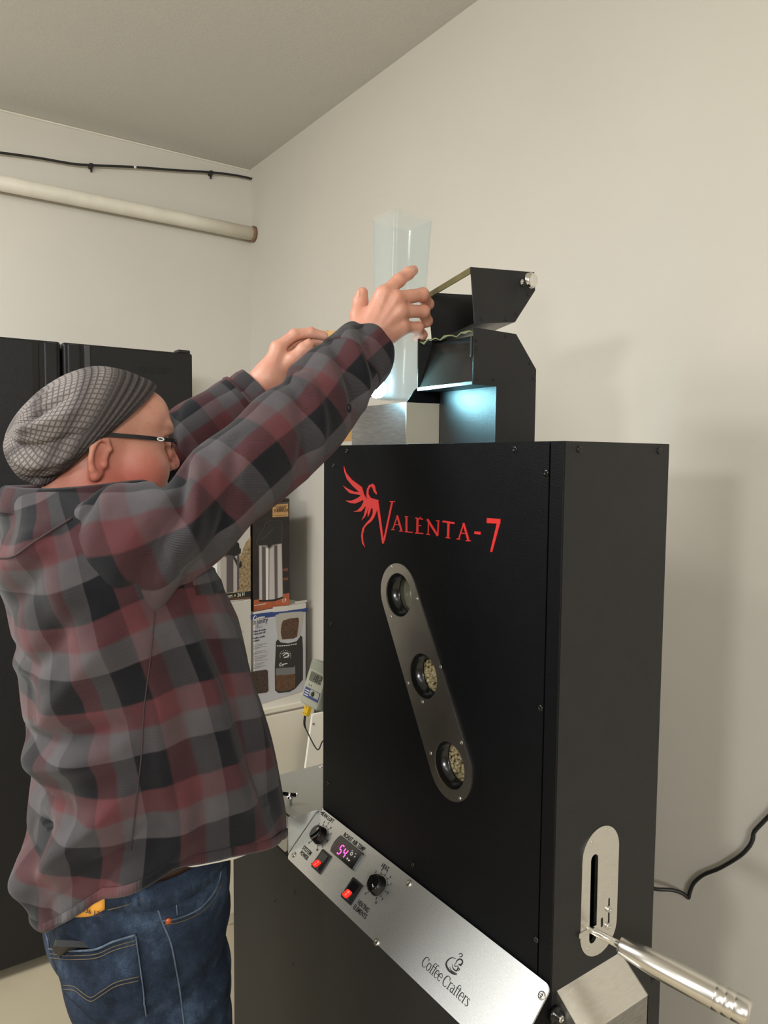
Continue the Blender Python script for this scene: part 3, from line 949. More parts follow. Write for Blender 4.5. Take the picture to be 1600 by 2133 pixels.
LT = {'V': [([(384, 372), (440, 765)], (20, 16)), ([(523, 380), (447, 740)], 14), ([(500, 376), (548, 378)], 10)],
      'A': [([(570, 510), (530, 632)], 8), ([(568, 505), (610, 645)], 14), ([(545, 590), (590, 592)], 7), ([(515, 635), (545, 638)], 8), ([(588, 648), (622, 652)], 8)],
      'L': [([(655, 515), (655, 655)], 15), ([(640, 514), (670, 516)], 8), ([(640, 655), (712, 662)], 10)],
      'E': [([(757, 530), (755, 668)], 17), ([(738, 528), (806, 540)], 11), ([(757, 595), (790, 600)], 9), ([(736, 668), (810, 672)], 11), ([(778, 520), (790, 524)], 8)],
      'N': [([(860, 545), (855, 680)], 7), ([(848, 540), (945, 694)], 18), ([(951, 555), (945, 690)], 10), ([(930, 552), (962, 556)], 8), ([(838, 678), (872, 682)], 8)],
      'T': [([(990, 560), (1100, 576)], 17), ([(1045, 570), (1040, 712)], 19), ([(1018, 710), (1060, 715)], 9)],
      'A2': [([(1185, 580), (1140, 722)], 10), ([(1183, 576), (1230, 738)], 17), ([(1158, 668), (1200, 672)], 8), ([(1120, 722), (1152, 726)], 9), ([(1205, 738), (1250, 741)], 9)],
      'dash': [([(1285, 664), (1342, 670)], 25)], '7': [([(1400, 552), (1524, 560)], (48, 42)), ([(1512, 560), (1440, 842)], (28, 18))]}
for k, ss in LT.items():
    decal('name_letter', TF, [EM(stroke(p, wd)) for p, wd in ss], 'red_enamel', fc, .0010)

# bean windows: one slanted metal plate with three flanged rounds
u = np.array(wins[2]) - np.array(wins[0])
u /= np.linalg.norm(u)
PR = .0520
s0, s1 = np.array(wins[0]) - u * .002, np.array(wins[2]) + u * .003
wp = plate('window_plate', TF, [stadium(*s0, *s1, PR, 28)] + [arc(cx, cy, WR - .0015, WR - .0015, 0, 360, 40)[:-1] for cx, cy in wins], .0025, 'gun_plate', ro, .00125)
screws(wp, Frame(TF.p(0, 0, .0025), TF.ex, TF.ey), ((815, 1181), (869, 1247), (814, 1284), (918, 1389), (850, 1423), (880, 1462), (961, 1547), (897, 1569), (958, 1663)), .0030, 'steel', .3)
for i, (cx, cy) in enumerate(wins):
    V, F = [], []
    n = 40
    prof = [(.0008, WR - .0012), (-.022, WR - .0012), (-.022, WR - .0045), (-.026, WR - .0045)]
    for h, r in prof:
        for q in arc(cx, cy, r, r, 0, 360, n)[:-1]: V.append(TF.p(q[0], q[1], h))
    for k in range(3):
        for j in range(n):
            F.append((k * n + j, (k + 1) * n + j, (k + 1) * n + (j + 1) % n, k * n + (j + 1) % n))
    pt = pymesh('sight_tube', V, F, 'black_gloss', ro, True)
    plate('pane', TF, [arc(cx, cy, WR - .005, WR - .005, 0, 360, 36)[:-1]], .0008, 'window_glass', pt, -.0245)
# roasting chamber behind the windows
ch = bmesh.new()
CH0, CH1 = TY0 + .024, TY0 + .080
mat('chamber', (.50, .48, .37), .45, metal=.35, noise=(12, .15))
CV = [(TX0 + .05, 1.02), (SEAM - .03, 1.02), (SEAM - .03, 1.58), (TX0 + .05, 1.58)]
V = [(x, y, z) for y in (CH0, CH1) for x, z in CV]
F = [(4, 5, 6, 7), (0, 4, 7, 3), (1, 2, 6, 5), (0, 1, 5, 4), (3, 7, 6, 2)]
pymesh('chamber', V, F, 'chamber', ro)
# added sheet close behind the upper pane, catching light where the chamber stays dark
cx, cy = wins[0]
box('light_catch_sheet', (cx - .085, CH0 + .010, cy - .055), (cx + .055, CH0 + .012, cy + .060), 'chamber', ro)
# beans against the two lower panes
random.seed(11)
bm = bmesh.new()
tb = bmesh.new()
bmesh.ops.create_uvsphere(tb, u_segments=8, v_segments=6, radius=1.0)
for v in tb.verts:
    v.co = Vector((v.co[0] * .0056, v.co[1] * .0040, v.co[2] * .0030 + (.0010 if abs(v.co[1]) < .3 and v.co[2] < 0 else 0)))
mb = bpy.data.meshes.new('bean_shape')
tb.to_mesh(mb)
tb.free()
for wi in (1, 2):
    cx, cy = wins[wi]
    top = cy + (.018 if wi == 1 else .030)
    for dep in range(3):
        for gx in np.arange(-.048, .049, .0082):
            for gz in np.arange(-.046, .049, .0064):
                x, z = cx + gx + random.uniform(-.003, .003), cy + gz + random.uniform(-.002, .002)
                if math.hypot(x - cx, z - cy) > .050 or z > top + .010 * math.sin(x * 90) + dep * .003: continue
                y = CH0 + .0045 + dep * .0062 + random.uniform(0, .0035)
                k = len(bm.verts)
                bm.from_mesh(mb)
                R = Matrix.Rotation(random.uniform(0, 6.28), 3, 'X') @ Matrix.Rotation(random.uniform(0, 6.28), 3, 'Z') @ Matrix.Rotation(random.uniform(0, 6.28), 3, 'Y')
                bm.verts.ensure_lookup_table()
                for v in bm.verts[k:]:
                    v.co = R @ v.co + Vector((x, y, z))
mat('green_bean', srgb(200, 184, 148), .55, noise=(70, .28))
bo = bm_obj('green_coffee_beans', bm, 'green_bean', None, True)
tag(bo, 'pale unroasted coffee beans seen through the two lower round windows', 'coffee beans', kind='stuff')

# hopper box on the tower
HX0, HX1, HY0, HY1, HZ = -1.252, -1.072, .785, .891, 1.8005
hp = bmesh.new()
hop = bpy.data.objects.new('hopper', None)
hop.location = Vector((-1.16, .84, TZ1)) - wpos(ro)
hop.parent = ro
COL.objects.link(hop)
t_ = .002
box('hopper_front', (HX0, HY0, TZ1), (HX1 - t_, HY0 + t_, HZ), 'steel_dull', hop)
box('hopper_back', (HX0, HY1 - t_, TZ1), (HX1 - t_, HY1, HZ), 'steel_dull', hop)
box('hopper_side', (HX0, HY0 + t_, TZ1), (HX0 + t_, HY1 - t_, HZ), 'steel', hop)
HF = Frame((HX1, 0, 0), (0, 1, 0), (0, 0, 1))
hs = plate('hopper_side', HF, [[(HY0, TZ1), (HY1 + .002, TZ1), (HY1 + .002, HZ - .009), (HY1 - .004, HZ - .009), (HY1 - .004, HZ), (HY0, HZ)]], t_, 'cream_alu', hop, -t_ / 2)
screws(hop, HF, ((944, 855), (943, 890)), .0028, 'steel_dull')
fa = [HF.px(849, 838), HF.px(866, 812), HF.px(874, 806), HF.px(884, 804), HF.px(959, 809), HF.px(942, 842)]
plate('hopper_flap', HF, [fa], .0016, 'black_powder', hop, -.0032)

# loader housing behind the hopper, open lid above it
LX0, LX1 = -1.067, -.92
LF = Frame((LX1, 0, 0), (0, 1, 0), (0, 0, 1))
ld = bpy.data.objects.new('loader_housing', None)
ld.location = Vector((-1.02, .9, TZ1)) - wpos(ro)
ld.parent = ro
COL.objects.link(ld)
prof = [LF.px(*q) for q in ((986, 684), (1075, 697), (1117, 770), (1113, 921), (1036, 921), (1036, 803), (986, 800))]
prof = [(.806, 1.912), (.8995, 1.9105), (.9485, 1.8555), (.9485, TZ1), (.8585, TZ1), (.8585, 1.8215), (.806, 1.8215)]
s_ = plate('housing_side', LF, [prof], .002, 'black_side', ld, -.001)
screws(ld, LF, ((993, 709), (993, 725), (993, 787), (1028, 790), (1054, 700), (1104, 757), (1112, 788)), .0028, 'black_gloss')
plate('housing_side', Frame((LX0, 0, 0), (0, 1, 0), (0, 0, 1)), [[(.806, 1.912), (.8995, 1.9105), (.9485, 1.8555), (.9485, 1.8215), (.806, 1.8215)]], .002, 'black_side', ld, -.001)
plate('column_side', Frame((-1.069, 0, 0), (0, 1, 0), (0, 0, 1)), [[(.8585, TZ1), (.9485, TZ1), (.9485, 1.8215), (.8585, 1.8215)]], .002, 'black_side', ld, -.0005)


def sheet(name, p, q, m, parent, x0=LX0, x1=LX1 - .002, th=.002):
    """a sheet spanning the housing between two profile points"""
    fr_ = Frame((0, 0, 0), (1, 0, 0), (0, q[0] - p[0], q[1] - p[1]))
    L = math.hypot(q[0] - p[0], q[1] - p[1])
    o = Frame((0, p[0], p[1]), (1, 0, 0), (0, q[0] - p[0], q[1] - p[1]))
    return plate(name, o, [[(x0, 0), (x1, 0), (x1, L), (x0, L)]], th, m, parent)


mat('blue_black', (.022, .024, .027), .38, noise=(200, .08), bump=.2, bscale=700)
sheet('column_front', (.8595, TZ1), (.8595, 1.8225), 'blue_black', ld, -1.0695)
sheet('overhang_floor', (.8075, 1.8225), (.8585, 1.8225), 'blue_black', ld)
sheet('housing_back', (.9475, TZ1), (.9475, 1.855), 'black_side', ld, -1.0695)
sheet('housing_slope', (.9480, 1.8550), (.8995, 1.9095), 'black_side', ld)
sheet('inner_sheet', (.8085, 1.8235), (.838, 1.906), 'dark_sheet', ld)
sheet('front_lip', (.8068, 1.8215), (.8068, 1.8265), 'steel', ld)
# torn gasket crumbs along the mouth
mat('gasket', srgb(112, 106, 58), .6, noise=(60, .3))
random.seed(3)
gk = []
xs_ = np.linspace(LX0, LX1 - .003, 14)
tube('gasket_strip', [(x, .8100 + random.uniform(-.001, .001), 1.9085 - .004 * ((i % 4) == 1) - random.uniform(0, .002)) for i, x in enumerate(xs_)], [.0012 + .0014 * (i % 5 == 1) for i in range(14)], 'gasket', ld, 6)
bm = bmesh.new()
box_bm(bm, (LX1 - .006, .803, 1.866), (LX1 - .002, .8065, 1.899), .0015)
bm_obj('latch_tab', bm, 'black_plastic', ld)

# lid, tipped up on its hinge
lid = bpy.data.objects.new('loader_lid', None)
lid.location = Vector((-1.02, .87, 1.92)) - wpos(ro)
lid.parent = ro
COL.objects.link(lid)
lp = [LF.px(*q) for q in ((981, 556), (1113, 567), (1115, 605), (1073, 671), (989, 674))]
s_ = plate('lid_side', LF, [lp], .002, 'black_side', lid, -.001)
screws(lid, LF, ((1004, 664), (1054, 665), (1076, 654), (1101, 614)), .0026, 'black_gloss')
LR = np.array([.030, -.010])           # the far side of the tipped lid sits back and a little lower
lpl = [(a + LR[0], b + LR[1]) for a, b in lp]
plate('lid_side', Frame((LX0, 0, 0), (0, 1, 0), (0, 0, 1)), [lpl], .002, 'black_side', lid, -.001)


def sheet2(name, i, j, m, th=.002, a=None):
    (y0, z0), (y1, z1) = i, j
    V = []
    for dy in (0, th):
        V += [(LX0, y0 - dy + LR[0], z0 + LR[1]), (LX1 - .002, y0 - dy, z0), (LX1 - .002, y1 - dy, z1), (LX0, y1 - dy + LR[0], z1 + LR[1])]
    F = [(0, 1, 2, 3), (7, 6, 5, 4), (0, 4, 5, 1), (1, 5, 6, 2), (2, 6, 7, 3), (3, 7, 4, 0)]
    return pymesh(name, V, F, m, lid)


sheet2('lid_back', (lp[1][0] - .001, lp[1][1] - .004), lp[2], 'brown_sheet')
sheet2('lid_slope', lp[2], lp[3], 'brown_sheet')
sheet2('lid_floor', lp[3], lp[4], 'brown_sheet')
bm = bmesh.new()
mat('olive_bar', srgb(104, 96, 58), .45, metal=.4, noise=(40, .2))
V = [(LX0, lp[0][0] + LR[0], lp[0][1] + LR[1]), (LX1 - .002, lp[0][0], lp[0][1]), (LX1 - .002, lp[0][0], lp[0][1] - .010), (LX0, lp[0][0] + LR[0], lp[0][1] + LR[1] - .010)]
V += [(x, y + .002, z) for x, y, z in V]
pymesh('lid_bar', V, [(3, 2, 1, 0), (4, 5, 6, 7), (0, 1, 5, 4), (1, 2, 6, 5), (2, 3, 7, 6), (3, 0, 4, 7)], 'olive_bar', lid)
ky, kz = LF.px(1088, 589)
lathe('lid_knob', (LX1, ky, kz), (LX1 + .026, ky, kz), [(0, .0065), (.12, .0065), (.2, .004), (.42, .0042), (.52, .010), (.62, .0128), (.82, .0128), (.95, .0105), (1, .006)], 'chrome', lid, 28)

# slotted plate, lever and chute on the right side
t0, t1 = SF.px(1249, 1714), SF.px(1230, 1990)
lo_, hi_ = SF.px(1209, 1850), SF.px(1284, 1850)
yc, rr = (lo_[0] + hi_[0]) / 2, (hi_[0] - lo_[0]) / 2
zt, zb = at(1262, 1716, TX1)[2] - .000, at(1235, 1991, TX1)[2]
small = [stadium(*SF.px(1266, 1871), *SF.px(1265, 1925), .0018, 5), stadium(*SF.px(1251, 1913), *SF.px(1251, 1926), .0024, 5)]
lpz = plate('lever_plate', SF, [stadium(yc, zt - rr, yc, zb + rr, rr, 18), slot] + small, .0025, 'steel', ro, .00125)
SF2 = Frame((TX1 + .0025, 0, 0), (0, 1, 0), (0, 0, 1))
screws(lpz, SF2, ((1267, 1893), (1266, 1928)), .0048, 'steel', .8)
screws(lpz, SF2, ((1265, 1727), (1234, 1754), (1274, 1838), (1225, 1976)), .0022, 'steel', .3)
r0 = at(1238, 1932, TX1 + .002)
r1 = at(1290, 1968, -.622)
r2 = at(1563, 2113, -.468)
dv = (r2 - r1) / np.linalg.norm(r2 - r1)
lathe('lever_rod', r1 - dv * .085, r1 + dv * .01, [(0, .0052), (1, .0052)], 'chrome', ro, 16)
Lh = np.linalg.norm(r2 - r1)
lathe('lever_handle', r1, r2, [(0, .0100), (.015, .0118), (.22, .0152), (.30, .0162), (.74, .0170), (.742, .0169), (.748, .0169), (.750, .0171), (.81, .0171), (.812, .0169), (.818, .0169), (.820, .0171), (.88, .0171), (.882, .0169), (.888, .0169), (.890, .0171), (.97, .0170), (.99, .0160), (1, .0140)], 'satin_steel', ro, 40)
pg = at(1212, 1921, TX1 + .004)
box('lever_tongue', (TX1 + .0026, .788, 1.041), (TX1 + .0045, .826, 1.048), 'steel', ro, .0008)
# chute
A, B = np.array([TX1, .7500, .9790]), np.array([TX1, .8850, .9830])
Cc, Dd = np.array([-.6165, .888, .9445]), np.array([-.6165, .752, .9410])
dn = np.array([0, 0, -.075])
V = [A, B, Cc, Dd, A + dn, B + dn, Cc + dn, Dd + dn]
pymesh('chute_top', [A, B, Cc, Dd] + [v + np.array([-.001, 0, -.0018]) for v in (A, B, Cc, Dd)], [(0, 3, 2, 1), (4, 5, 6, 7), (0, 1, 5, 4), (1, 2, 6, 5), (2, 3, 7, 6), (3, 0, 4, 7)], 'steel', ro)
fcx = np.array([.0016, 0, 0])
pymesh('chute_front', [Cc, Dd, Dd + dn, Cc + dn] + [v - fcx for v in (Cc, Dd, Dd + dn, Cc + dn)], [(0, 1, 2, 3), (7, 6, 5, 4), (0, 4, 5, 1), (1, 5, 6, 2), (2, 6, 7, 3), (3, 7, 4, 0)], 'steel_dull', ro)
for a_, c_, s in ((A, Dd, 1), (B, Cc, -1)):
    o2 = np.array([0, s * .0018, 0])
    q = [a_, c_, c_ + dn, a_ + dn]
    pymesh('chute_cheek', q + [v + o2 for v in q], [(0, 1, 2, 3), (7, 6, 5, 4), (0, 4, 5, 1), (1, 5, 6, 2), (2, 6, 7, 3), (3, 7, 4, 0)], 'steel_dull', ro)
bq = at(1167, 2121, TX1 + .012)
lathe('chute_bolt', (TX1, bq[1], bq[2]), (TX1 + .014, bq[1], bq[2]), [(0, .011), (.5, .011), (.52, .007), (.9, .007), (1, .004)], 'black_gloss', ro, 16)
screw((TX1 + .014, bq[1], bq[2]), (1, 0, 0), .005, 'chrome', ro)

# ------------------------------------------------------------------ thermometer on its bracket
mt = thing('thermocouple_meter', (-1.345, .79, 1.15), 'grey-green handheld thermocouple meter with yellow plug, mounted beside the roaster tower', 'meter')
BL, TL = at(625, 1461, -1.40), at(652, 1371, -1.40)
bl_dir = TL - BL
bl_dir = bl_dir / np.linalg.norm(bl_dir)
MF = Frame(BL, (1, 0, 0), TL - BL)
MW, MH = .075, float(np.linalg.norm(TL - BL))
decal('case', MF, [rrect(0, 0, MW, MH, .006)], 'meter_grey', mt, .0, -.024)
decal('face', MF, [rrect(.002, .002, MW - .002, MH - .002, .005)], 'meter_face', mt, .002, -.001)
decal('raised_top', MF, [rrect(.004, MH * .78, MW - .004, MH - .004, .004)], 'meter_grey', mt, .0035, 0)
q = MF.px(649.5, 1419), MF.px(651.5, 1398)
yv0, yv1 = q[0][1], q[1][1]
decal('screen', MF, [rrect(.013, yv0, MW - .013, yv1, .003)], 'lcd', mt, .0028, 0)
decal('lcd_digits', MF, [s for k in range(3) for s in seg7(.025 + k * .014, yv0 + .004, .0075, yv1 - yv0 - .008, ('bc', 'abcdefg', 'abged')[k], .0016)], 'print_black', mt, .0034, .0026)
y2, y3 = MF.px(636, 1450)[1], MF.px(640, 1430)[1]
decal('blue_label', MF, [[(.009, y2), (MW - .004, y2), (MW - .004, y3), (.009, y3)]], 'blue_print', mt, .0028, 0)
decal('label_panel', MF, [[(.032, y2 + .006), (MW - .006, y2 + .006), (MW - .006, y3 - .001), (.032, y3 - .001)]], 'meter_face', mt, .0032, 0)
decal('label_lines', MF, [stroke([(.012, y2 + .004 + i * .005), (.029, y2 + .004 + i * .005)], .0016) for i in range(3)], 'print_white', mt, .0034, 0)
lathe('button', MF.p(.046, (y2 + y3) / 2 + .002, .002), MF.p(.046, (y2 + y3) / 2 + .002, .0065), [(0, .0055), (.7, .005), (1, .0035)], 'black_plastic', mt, 16)
for i in (0, 1):
    screw(MF.p(.020 + i * .008, y3 + .006, .002), MF.n, .0016, 'black_plastic', mt, 'indicator')
pl = Frame(MF.p(.016, -.022, -.008), MF.ex, MF.ey)
decal('plug', pl, [rrect(0, 0, .018, .024, .002)], 'yellow_plug', mt, .004, -.004)
decal('plug_marks', pl, [arc(.005, .004, .0012, .0012, 0, 360, 8)[:-1], arc(.013, .004, .0012, .0012, 0, 360, 8)[:-1], arc(.009, .017, .0012, .0012, 0, 360, 8)[:-1]], 'print_black', mt, .0043, .003)
w0 = pl.p(.007, 0, 0)
tube('probe_wire', [w0, w0 + np.array([.0, -.002, -.018]), w0 + np.array([.004, .002, -.034]), w0 + np.array([.035, .010, -.066]), at(674, 1543, -1.30), np.array([-1.279, .76, 1.108])], [.0026, .0026, .0014, .0014, .0014, .0014], 'cable_black', mt, 7, 40)
# bracket: folded black triangle bolted to the tower
br = [np.array([-1.279, .785, 1.135]), np.array([-1.279, .785, 1.205]), np.array([-1.345, .785, 1.183])]
bm = bmesh.new()
vs_ = [bm.verts.new(v) for v in br] + [bm.verts.new(v + np.array([0, .003, 0])) for v in br]
for q in ((0, 2, 1), (3, 4, 5), (0, 1, 4, 3), (1, 2, 5, 4), (2, 0, 3, 5)): bm.faces.new([vs_[i] for i in q])
box_bm(bm, (-1.35, .765, 1.180), (-1.279, .800, 1.184), .001, 1)
bm_obj('bracket', bm, 'black_plastic', mt)
screw((-1.318, .772, 1.184), (0, 0, 1), .005, 'steel', mt)
# ------------------------------------------------------------------ the man: a body grown as one continuous surface
def smin(a, b, k):
    if a is None: return b
    if k <= 0: return np.minimum(a, b)
    h = np.clip(.5 + .5 * (b - a) / k, 0, 1)
    return b + (a - b) * h - k * h * (1 - h)


def smax(a, b, k):
    return -smin(-a, -b, k)


def cap(a, b, ra, rb=None):
    a, b = np.array(a, float), np.array(b, float)
    rb = ra if rb is None else rb
    d = b - a
    L = max(float(d @ d), 1e-12)

    def f(p):
        t = np.clip(((p - a) @ d) / L, 0, 1)
        return np.linalg.norm(p - a - t[:, None] * d, axis=1) - (ra + (rb - ra) * t)
    return f


def ell(c, r, rot=None):
    c, r = np.array(c, float), np.array(r, float)

    def f(p):
        q = p - c
        if rot is not None: q = q @ rot
        k0 = np.linalg.norm(q / r, axis=1)
        k1 = np.linalg.norm(q / (r * r), axis=1)
        return np.where(k1 > 1e-9, k0 * (k0 - 1) / np.maximum(k1, 1e-9), -r.min())
    return f


def chain(ps, rs, k=.004):
    return [(k, cap(ps[i], ps[i + 1], rs[i], rs[i + 1])) for i in range(len(ps) - 1)]


def nets(items, lo, hi, h, relax=1):
    """surface nets on a block-sparse grid. items: (op, k, [(kg, [(kp, prim)])])"""
    lo, hi = np.array(lo, float), np.array(hi, float)
    B = 16
    nb = np.ceil((hi - lo) / (h * B)).astype(int)
    bc = np.stack(np.meshgrid(*[np.arange(n) for n in nb], indexing='ij'), -1).reshape(-1, 3)
    ctr = lo + (bc + .5) * h * B
    prims = [(oi, gi, pi, pr) for oi, it in enumerate(items) for gi, (kg, ps) in enumerate(it[2]) for pi, (kp, pr) in enumerate(ps)]
    D = np.stack([pr[3](ctr) for pr in prims])
    addm = np.array([items[p[0]][0] == '+' for p in prims])
    dmin = D[addm].min(0)
    rad = h * B * .87
    keep = np.abs(dmin) < rad * 1.25 + .02
    N = nb * B + 1
    V = np.where(np.repeat(np.repeat(np.repeat((dmin < 0).reshape(nb), B, 0), B, 1), B, 2), -1.0, 1.0).astype(np.float32)
    V = np.pad(V, ((0, 1),) * 3, mode='edge')
    loc = np.stack(np.meshgrid(*[np.arange(B + 1)] * 3, indexing='ij'), -1).reshape(-1, 3)
    for bi in np.nonzero(keep)[0]:
        act = D[:, bi] < np.where(addm, dmin[bi] + 2 * rad + .03, rad + .02)
        b0 = bc[bi] * B
        p = lo + (b0 + loc) * h
        tot = None
        ix = 0
        for oi, (op, k, groups) in enumerate(items):
            dg = None
            for kg, ps in groups:
                dp = None
                for kp, pr in ps:
                    if act[ix]: dp = smin(dp, pr(p), kp)
                    ix += 1
                if dp is not None: dg = smin(dg, dp, kg)
            if dg is None: continue
            if op == '+': tot = smin(tot, dg, k)
            elif tot is not None: tot = smax(tot, -dg, k)
        if tot is None: continue
        V[b0[0]:b0[0] + B + 1, b0[1]:b0[1] + B + 1, b0[2]:b0[2] + B + 1] = tot.reshape((B + 1,) * 3)
    S = V < 0
    cnt = np.zeros(tuple(n - 1 for n in V.shape), np.int8)
    for dx in (0, 1):
        for dy in (0, 1):
            for dz in (0, 1):
                cnt += S[dx:S.shape[0] - 1 + dx, dy:S.shape[1] - 1 + dy, dz:S.shape[2] - 1 + dz]
    ci = np.argwhere((cnt > 0) & (cnt < 8))
    idx = -np.ones(cnt.shape, np.int32)
    idx[tuple(ci.T)] = np.arange(len(ci))
    corners = [(a, b, c) for a in (0, 1) for b in (0, 1) for c in (0, 1)]
    val = {c: V[ci[:, 0] + c[0], ci[:, 1] + c[1], ci[:, 2] + c[2]] for c in corners}
    acc = np.zeros((len(ci), 3))
    num = np.zeros(len(ci))
    for c in corners:
        for ax in range(3):
            if c[ax] == 0:
                d = list(c); d[ax] = 1; d = tuple(d)
                va, vb = val[c], val[d]
                m = (va < 0) != (vb < 0)
                t = np.where(m, va / np.where(m, va - vb, 1), 0)
                pt = np.tile(np.array(c, float), (len(ci), 1))
                pt[:, ax] = t
                acc += pt * m[:, None]
                num += m
    P = lo + (ci + acc / num[:, None]) * h
    F = []
    for ax in range(3):
        u, v = (ax + 1) % 3, (ax + 2) % 3
        sl0 = [slice(1, -1)] * 3; sl1 = [slice(1, -1)] * 3
        sl0[ax] = slice(0, -1); sl1[ax] = slice(1, None)
        A_, B_ = S[tuple(sl0)], S[tuple(sl1)]
        for flip in (0, 1):
            e = np.argwhere((A_ & ~B_) if not flip else (~A_ & B_))
            if not len(e): continue
            e = e + np.array([0 if i == ax else 1 for i in range(3)])
            def g(du, dv):
                q = e.copy(); q[:, u] -= du; q[:, v] -= dv
                return idx[tuple(q.T)]
            f4 = np.stack([g(1, 1), g(0, 1), g(0, 0), g(1, 0)], 1)
            F.append(f4 if not flip else f4[:, ::-1])
    F = np.concatenate(F)
    F = F[(F >= 0).all(1)]
    for _ in range(relax):
        a = np.zeros_like(P); n = np.zeros(len(P))
        for i in range(4):
            np.add.at(a, F[:, i], P[F[:, (i + 1) % 4]]); np.add.at(n, F[:, i], 1)
            np.add.at(a, F[:, i], P[F[:, (i + 3) % 4]]); np.add.at(n, F[:, i], 1)
        P = .45 * P + .55 * a / np.maximum(n, 1)[:, None]
    return P, F


def npmesh(name, P, F, m, parent=None, smooth=True):
    me = bpy.data.meshes.new(name)
    me.vertices.add(len(P))
    me.vertices.foreach_set('co', np.asarray(P, np.float32).ravel())
    F = np.asarray(F, np.int32)
    k = F.shape[1]
    me.loops.add(F.size)
    me.loops.foreach_set('vertex_index', F.ravel())
    me.polygons.add(len(F))
    me.polygons.foreach_set('loop_start', np.arange(0, F.size, k, dtype=np.int32))
    me.polygons.foreach_set('loop_total', np.full(len(F), k, np.int32))
    me.update(calc_edges=True)
    me.validate()
    return link(name, me, m, parent, smooth)


def vattr(o, name, arr):
    a = o.data.attributes.new(name, 'FLOAT', 'POINT')
    a.data.foreach_set('value', np.asarray(arr, np.float32))


def vvec(o, name, arr):
    a = o.data.attributes.new(name, 'FLOAT_VECTOR', 'POINT')
    a.data.foreach_set('vector', np.asarray(arr, np.float32).ravel())


man = thing('person', (-1.21, .35, 0), 'man in plaid flannel shirt, grey slouch beanie and jeans, tipping a clear container', 'person')
HC = np.array([-1.235, .300, 1.720])          # between the ears at eye height


def hd(x, y, z):
    return HC + np.array([x, y, z])


IT = []
U = lambda k, *prims: IT.append(('+', k, [(0, [(k, p) for p in prims])]))
CUT = lambda k, *prims: IT.append(('-', k, [(0, [(.004, p) for p in prims])]))
# head
U(.02, ell(hd(0, -.002, .026), (.075, .090, .078)), ell(hd(0, .040, -.030), (.063, .062, .080)))
U(.02, ell(hd(0, .070, .045), (.060, .042, .046)))
U(.012, cap(hd(-.034, .098, .026), hd(.034, .098, .026), .0135))                      # brow
U(.035, ell(hd(.040, .062, -.040), (.029, .034, .036)), ell(hd(-.040, .062, -.040), (.029, .034, .036)))
U(.02, cap(hd(.052, .000, -.075), hd(.020, .070, -.108), .024, .022), cap(hd(-.052, .000, -.075), hd(-.020, .070, -.108), .024, .022))
U(.02, ell(hd(0, .080, -.104), (.026, .024, .022)))
U(.014, ell(hd(0, .088, -.070), (.030, .022, .022)))                                   # muzzle
IT.append(('+', .006, [(.006, [(.005, cap(hd(0, .106, .012), hd(0, .121, -.026), .0075, .0105)), (.004, ell(hd(0, .119, -.031), (.0125, .0125, .0105))),
                               (.004, ell(hd(.0125, .108, -.035), (.0085, .0115, .0085))), (.004, ell(hd(-.0125, .108, -.035), (.0085, .0115, .0085)))])]))
CUT(.003, ell(hd(.0065, .113, -.0425), (.0042, .0070, .0035)), ell(hd(-.0065, .113, -.0425), (.0042, .0070, .0035)))
CUT(.010, ell(hd(.034, .108, .004), (.017, .014, .010)), ell(hd(-.034, .108, .004), (.017, .014, .010)))  # sockets
U(.003, ell(hd(.033, .084, .001), (.0145, .0135, .0115)), ell(hd(-.033, .084, .001), (.0145, .0135, .0115)))  # lids over the eyes
CUT(.0015, ell(hd(.034, .0985, .0000), (.0125, .006, .0026)), ell(hd(-.034, .0985, .0000), (.0125, .006, .0026)))
U(.004, cap(hd(-.020, .100, -.066), hd(.020, .100, -.066), .0048), cap(hd(-.018, .100, -.075), hd(.018, .100, -.075), .0058))
# ears
for s in (1, -1):
    rt = Matrix.Rotation(s * .20, 3, 'Z') @ Matrix.Rotation(-.22, 3, 'X')
    RT = np.array(rt)
    E = lambda x, y, z: hd(s * .0745, -.019, -.022) + RT @ np.array([s * x, y, z]) * .84
    U(.006, ell(E(.003, 0, .004), (.0052, .0140, .025), RT))
    e = [E(.004, .012, .004), E(.008, .016, .020), E(.011, .006, .034), E(.013, -.010, .032), E(.014, -.018, .014), E(.012, -.017, -.006), E(.009, -.010, -.022), E(.006, .000, -.032), E(.003, .008, -.026)]
    IT.append(('+', .004, [(.004, chain(e, [.0030, .0036, .0040, .0042, .0042, .0042, .0052, .0074, .0050], .003))]))
    CUT(.004, ell(E(.011, .002, .002), (.0050, .0085, .0140), RT))
    U(.003, ell(E(.006, .013, -.008), (.0042, .0045, .0070), RT))
# neck and trunk
U(.03, cap(hd(0, -.018, -.050), hd(0, -.040, -.165), .058, .064))
U(.02, cap(hd(.030, -.030, -.02), hd(.050, -.020, -.15), .022, .024), cap(hd(-.030, -.030, -.02), hd(-.050, -.020, -.15), .022, .024))
U(.05, cap((-1.34, .285, 1.540), (-1.11, .285, 1.540), .058), ell((-1.22, .325, 1.40), (.140, .105, .19)), ell((-1.22, .355, 1.16), (.150, .120, .20)), ell((-1.21, .345, 1.0), (.165, .105, .13)))
# arms inside the sleeves
WRr = at(757, 722, -1.078)
WRl = at(556, 785, -1.365)
IT.append(('+', .03, [(.02, chain([np.array([-1.115, .285, 1.545]), at(330, 1115, -1.065), at(405, 1070, -1.040), at(520, 970, -1.040), at(640, 870, -1.054), at(720, 772, -1.074), WRr], [.046, .046, .045, .042, .040, .032, .027], .02))]))
IT.append(('+', .03, [(.02, chain([np.array([-1.36, .285, 1.54]), np.array([-1.405, .33, 1.585]), np.array([-1.415, .42, 1.665]), np.array([-1.410, .50, 1.730]), at(500, 840, -1.395), WRl], [.050, .048, .045, .040, .035, .026], .02))]))


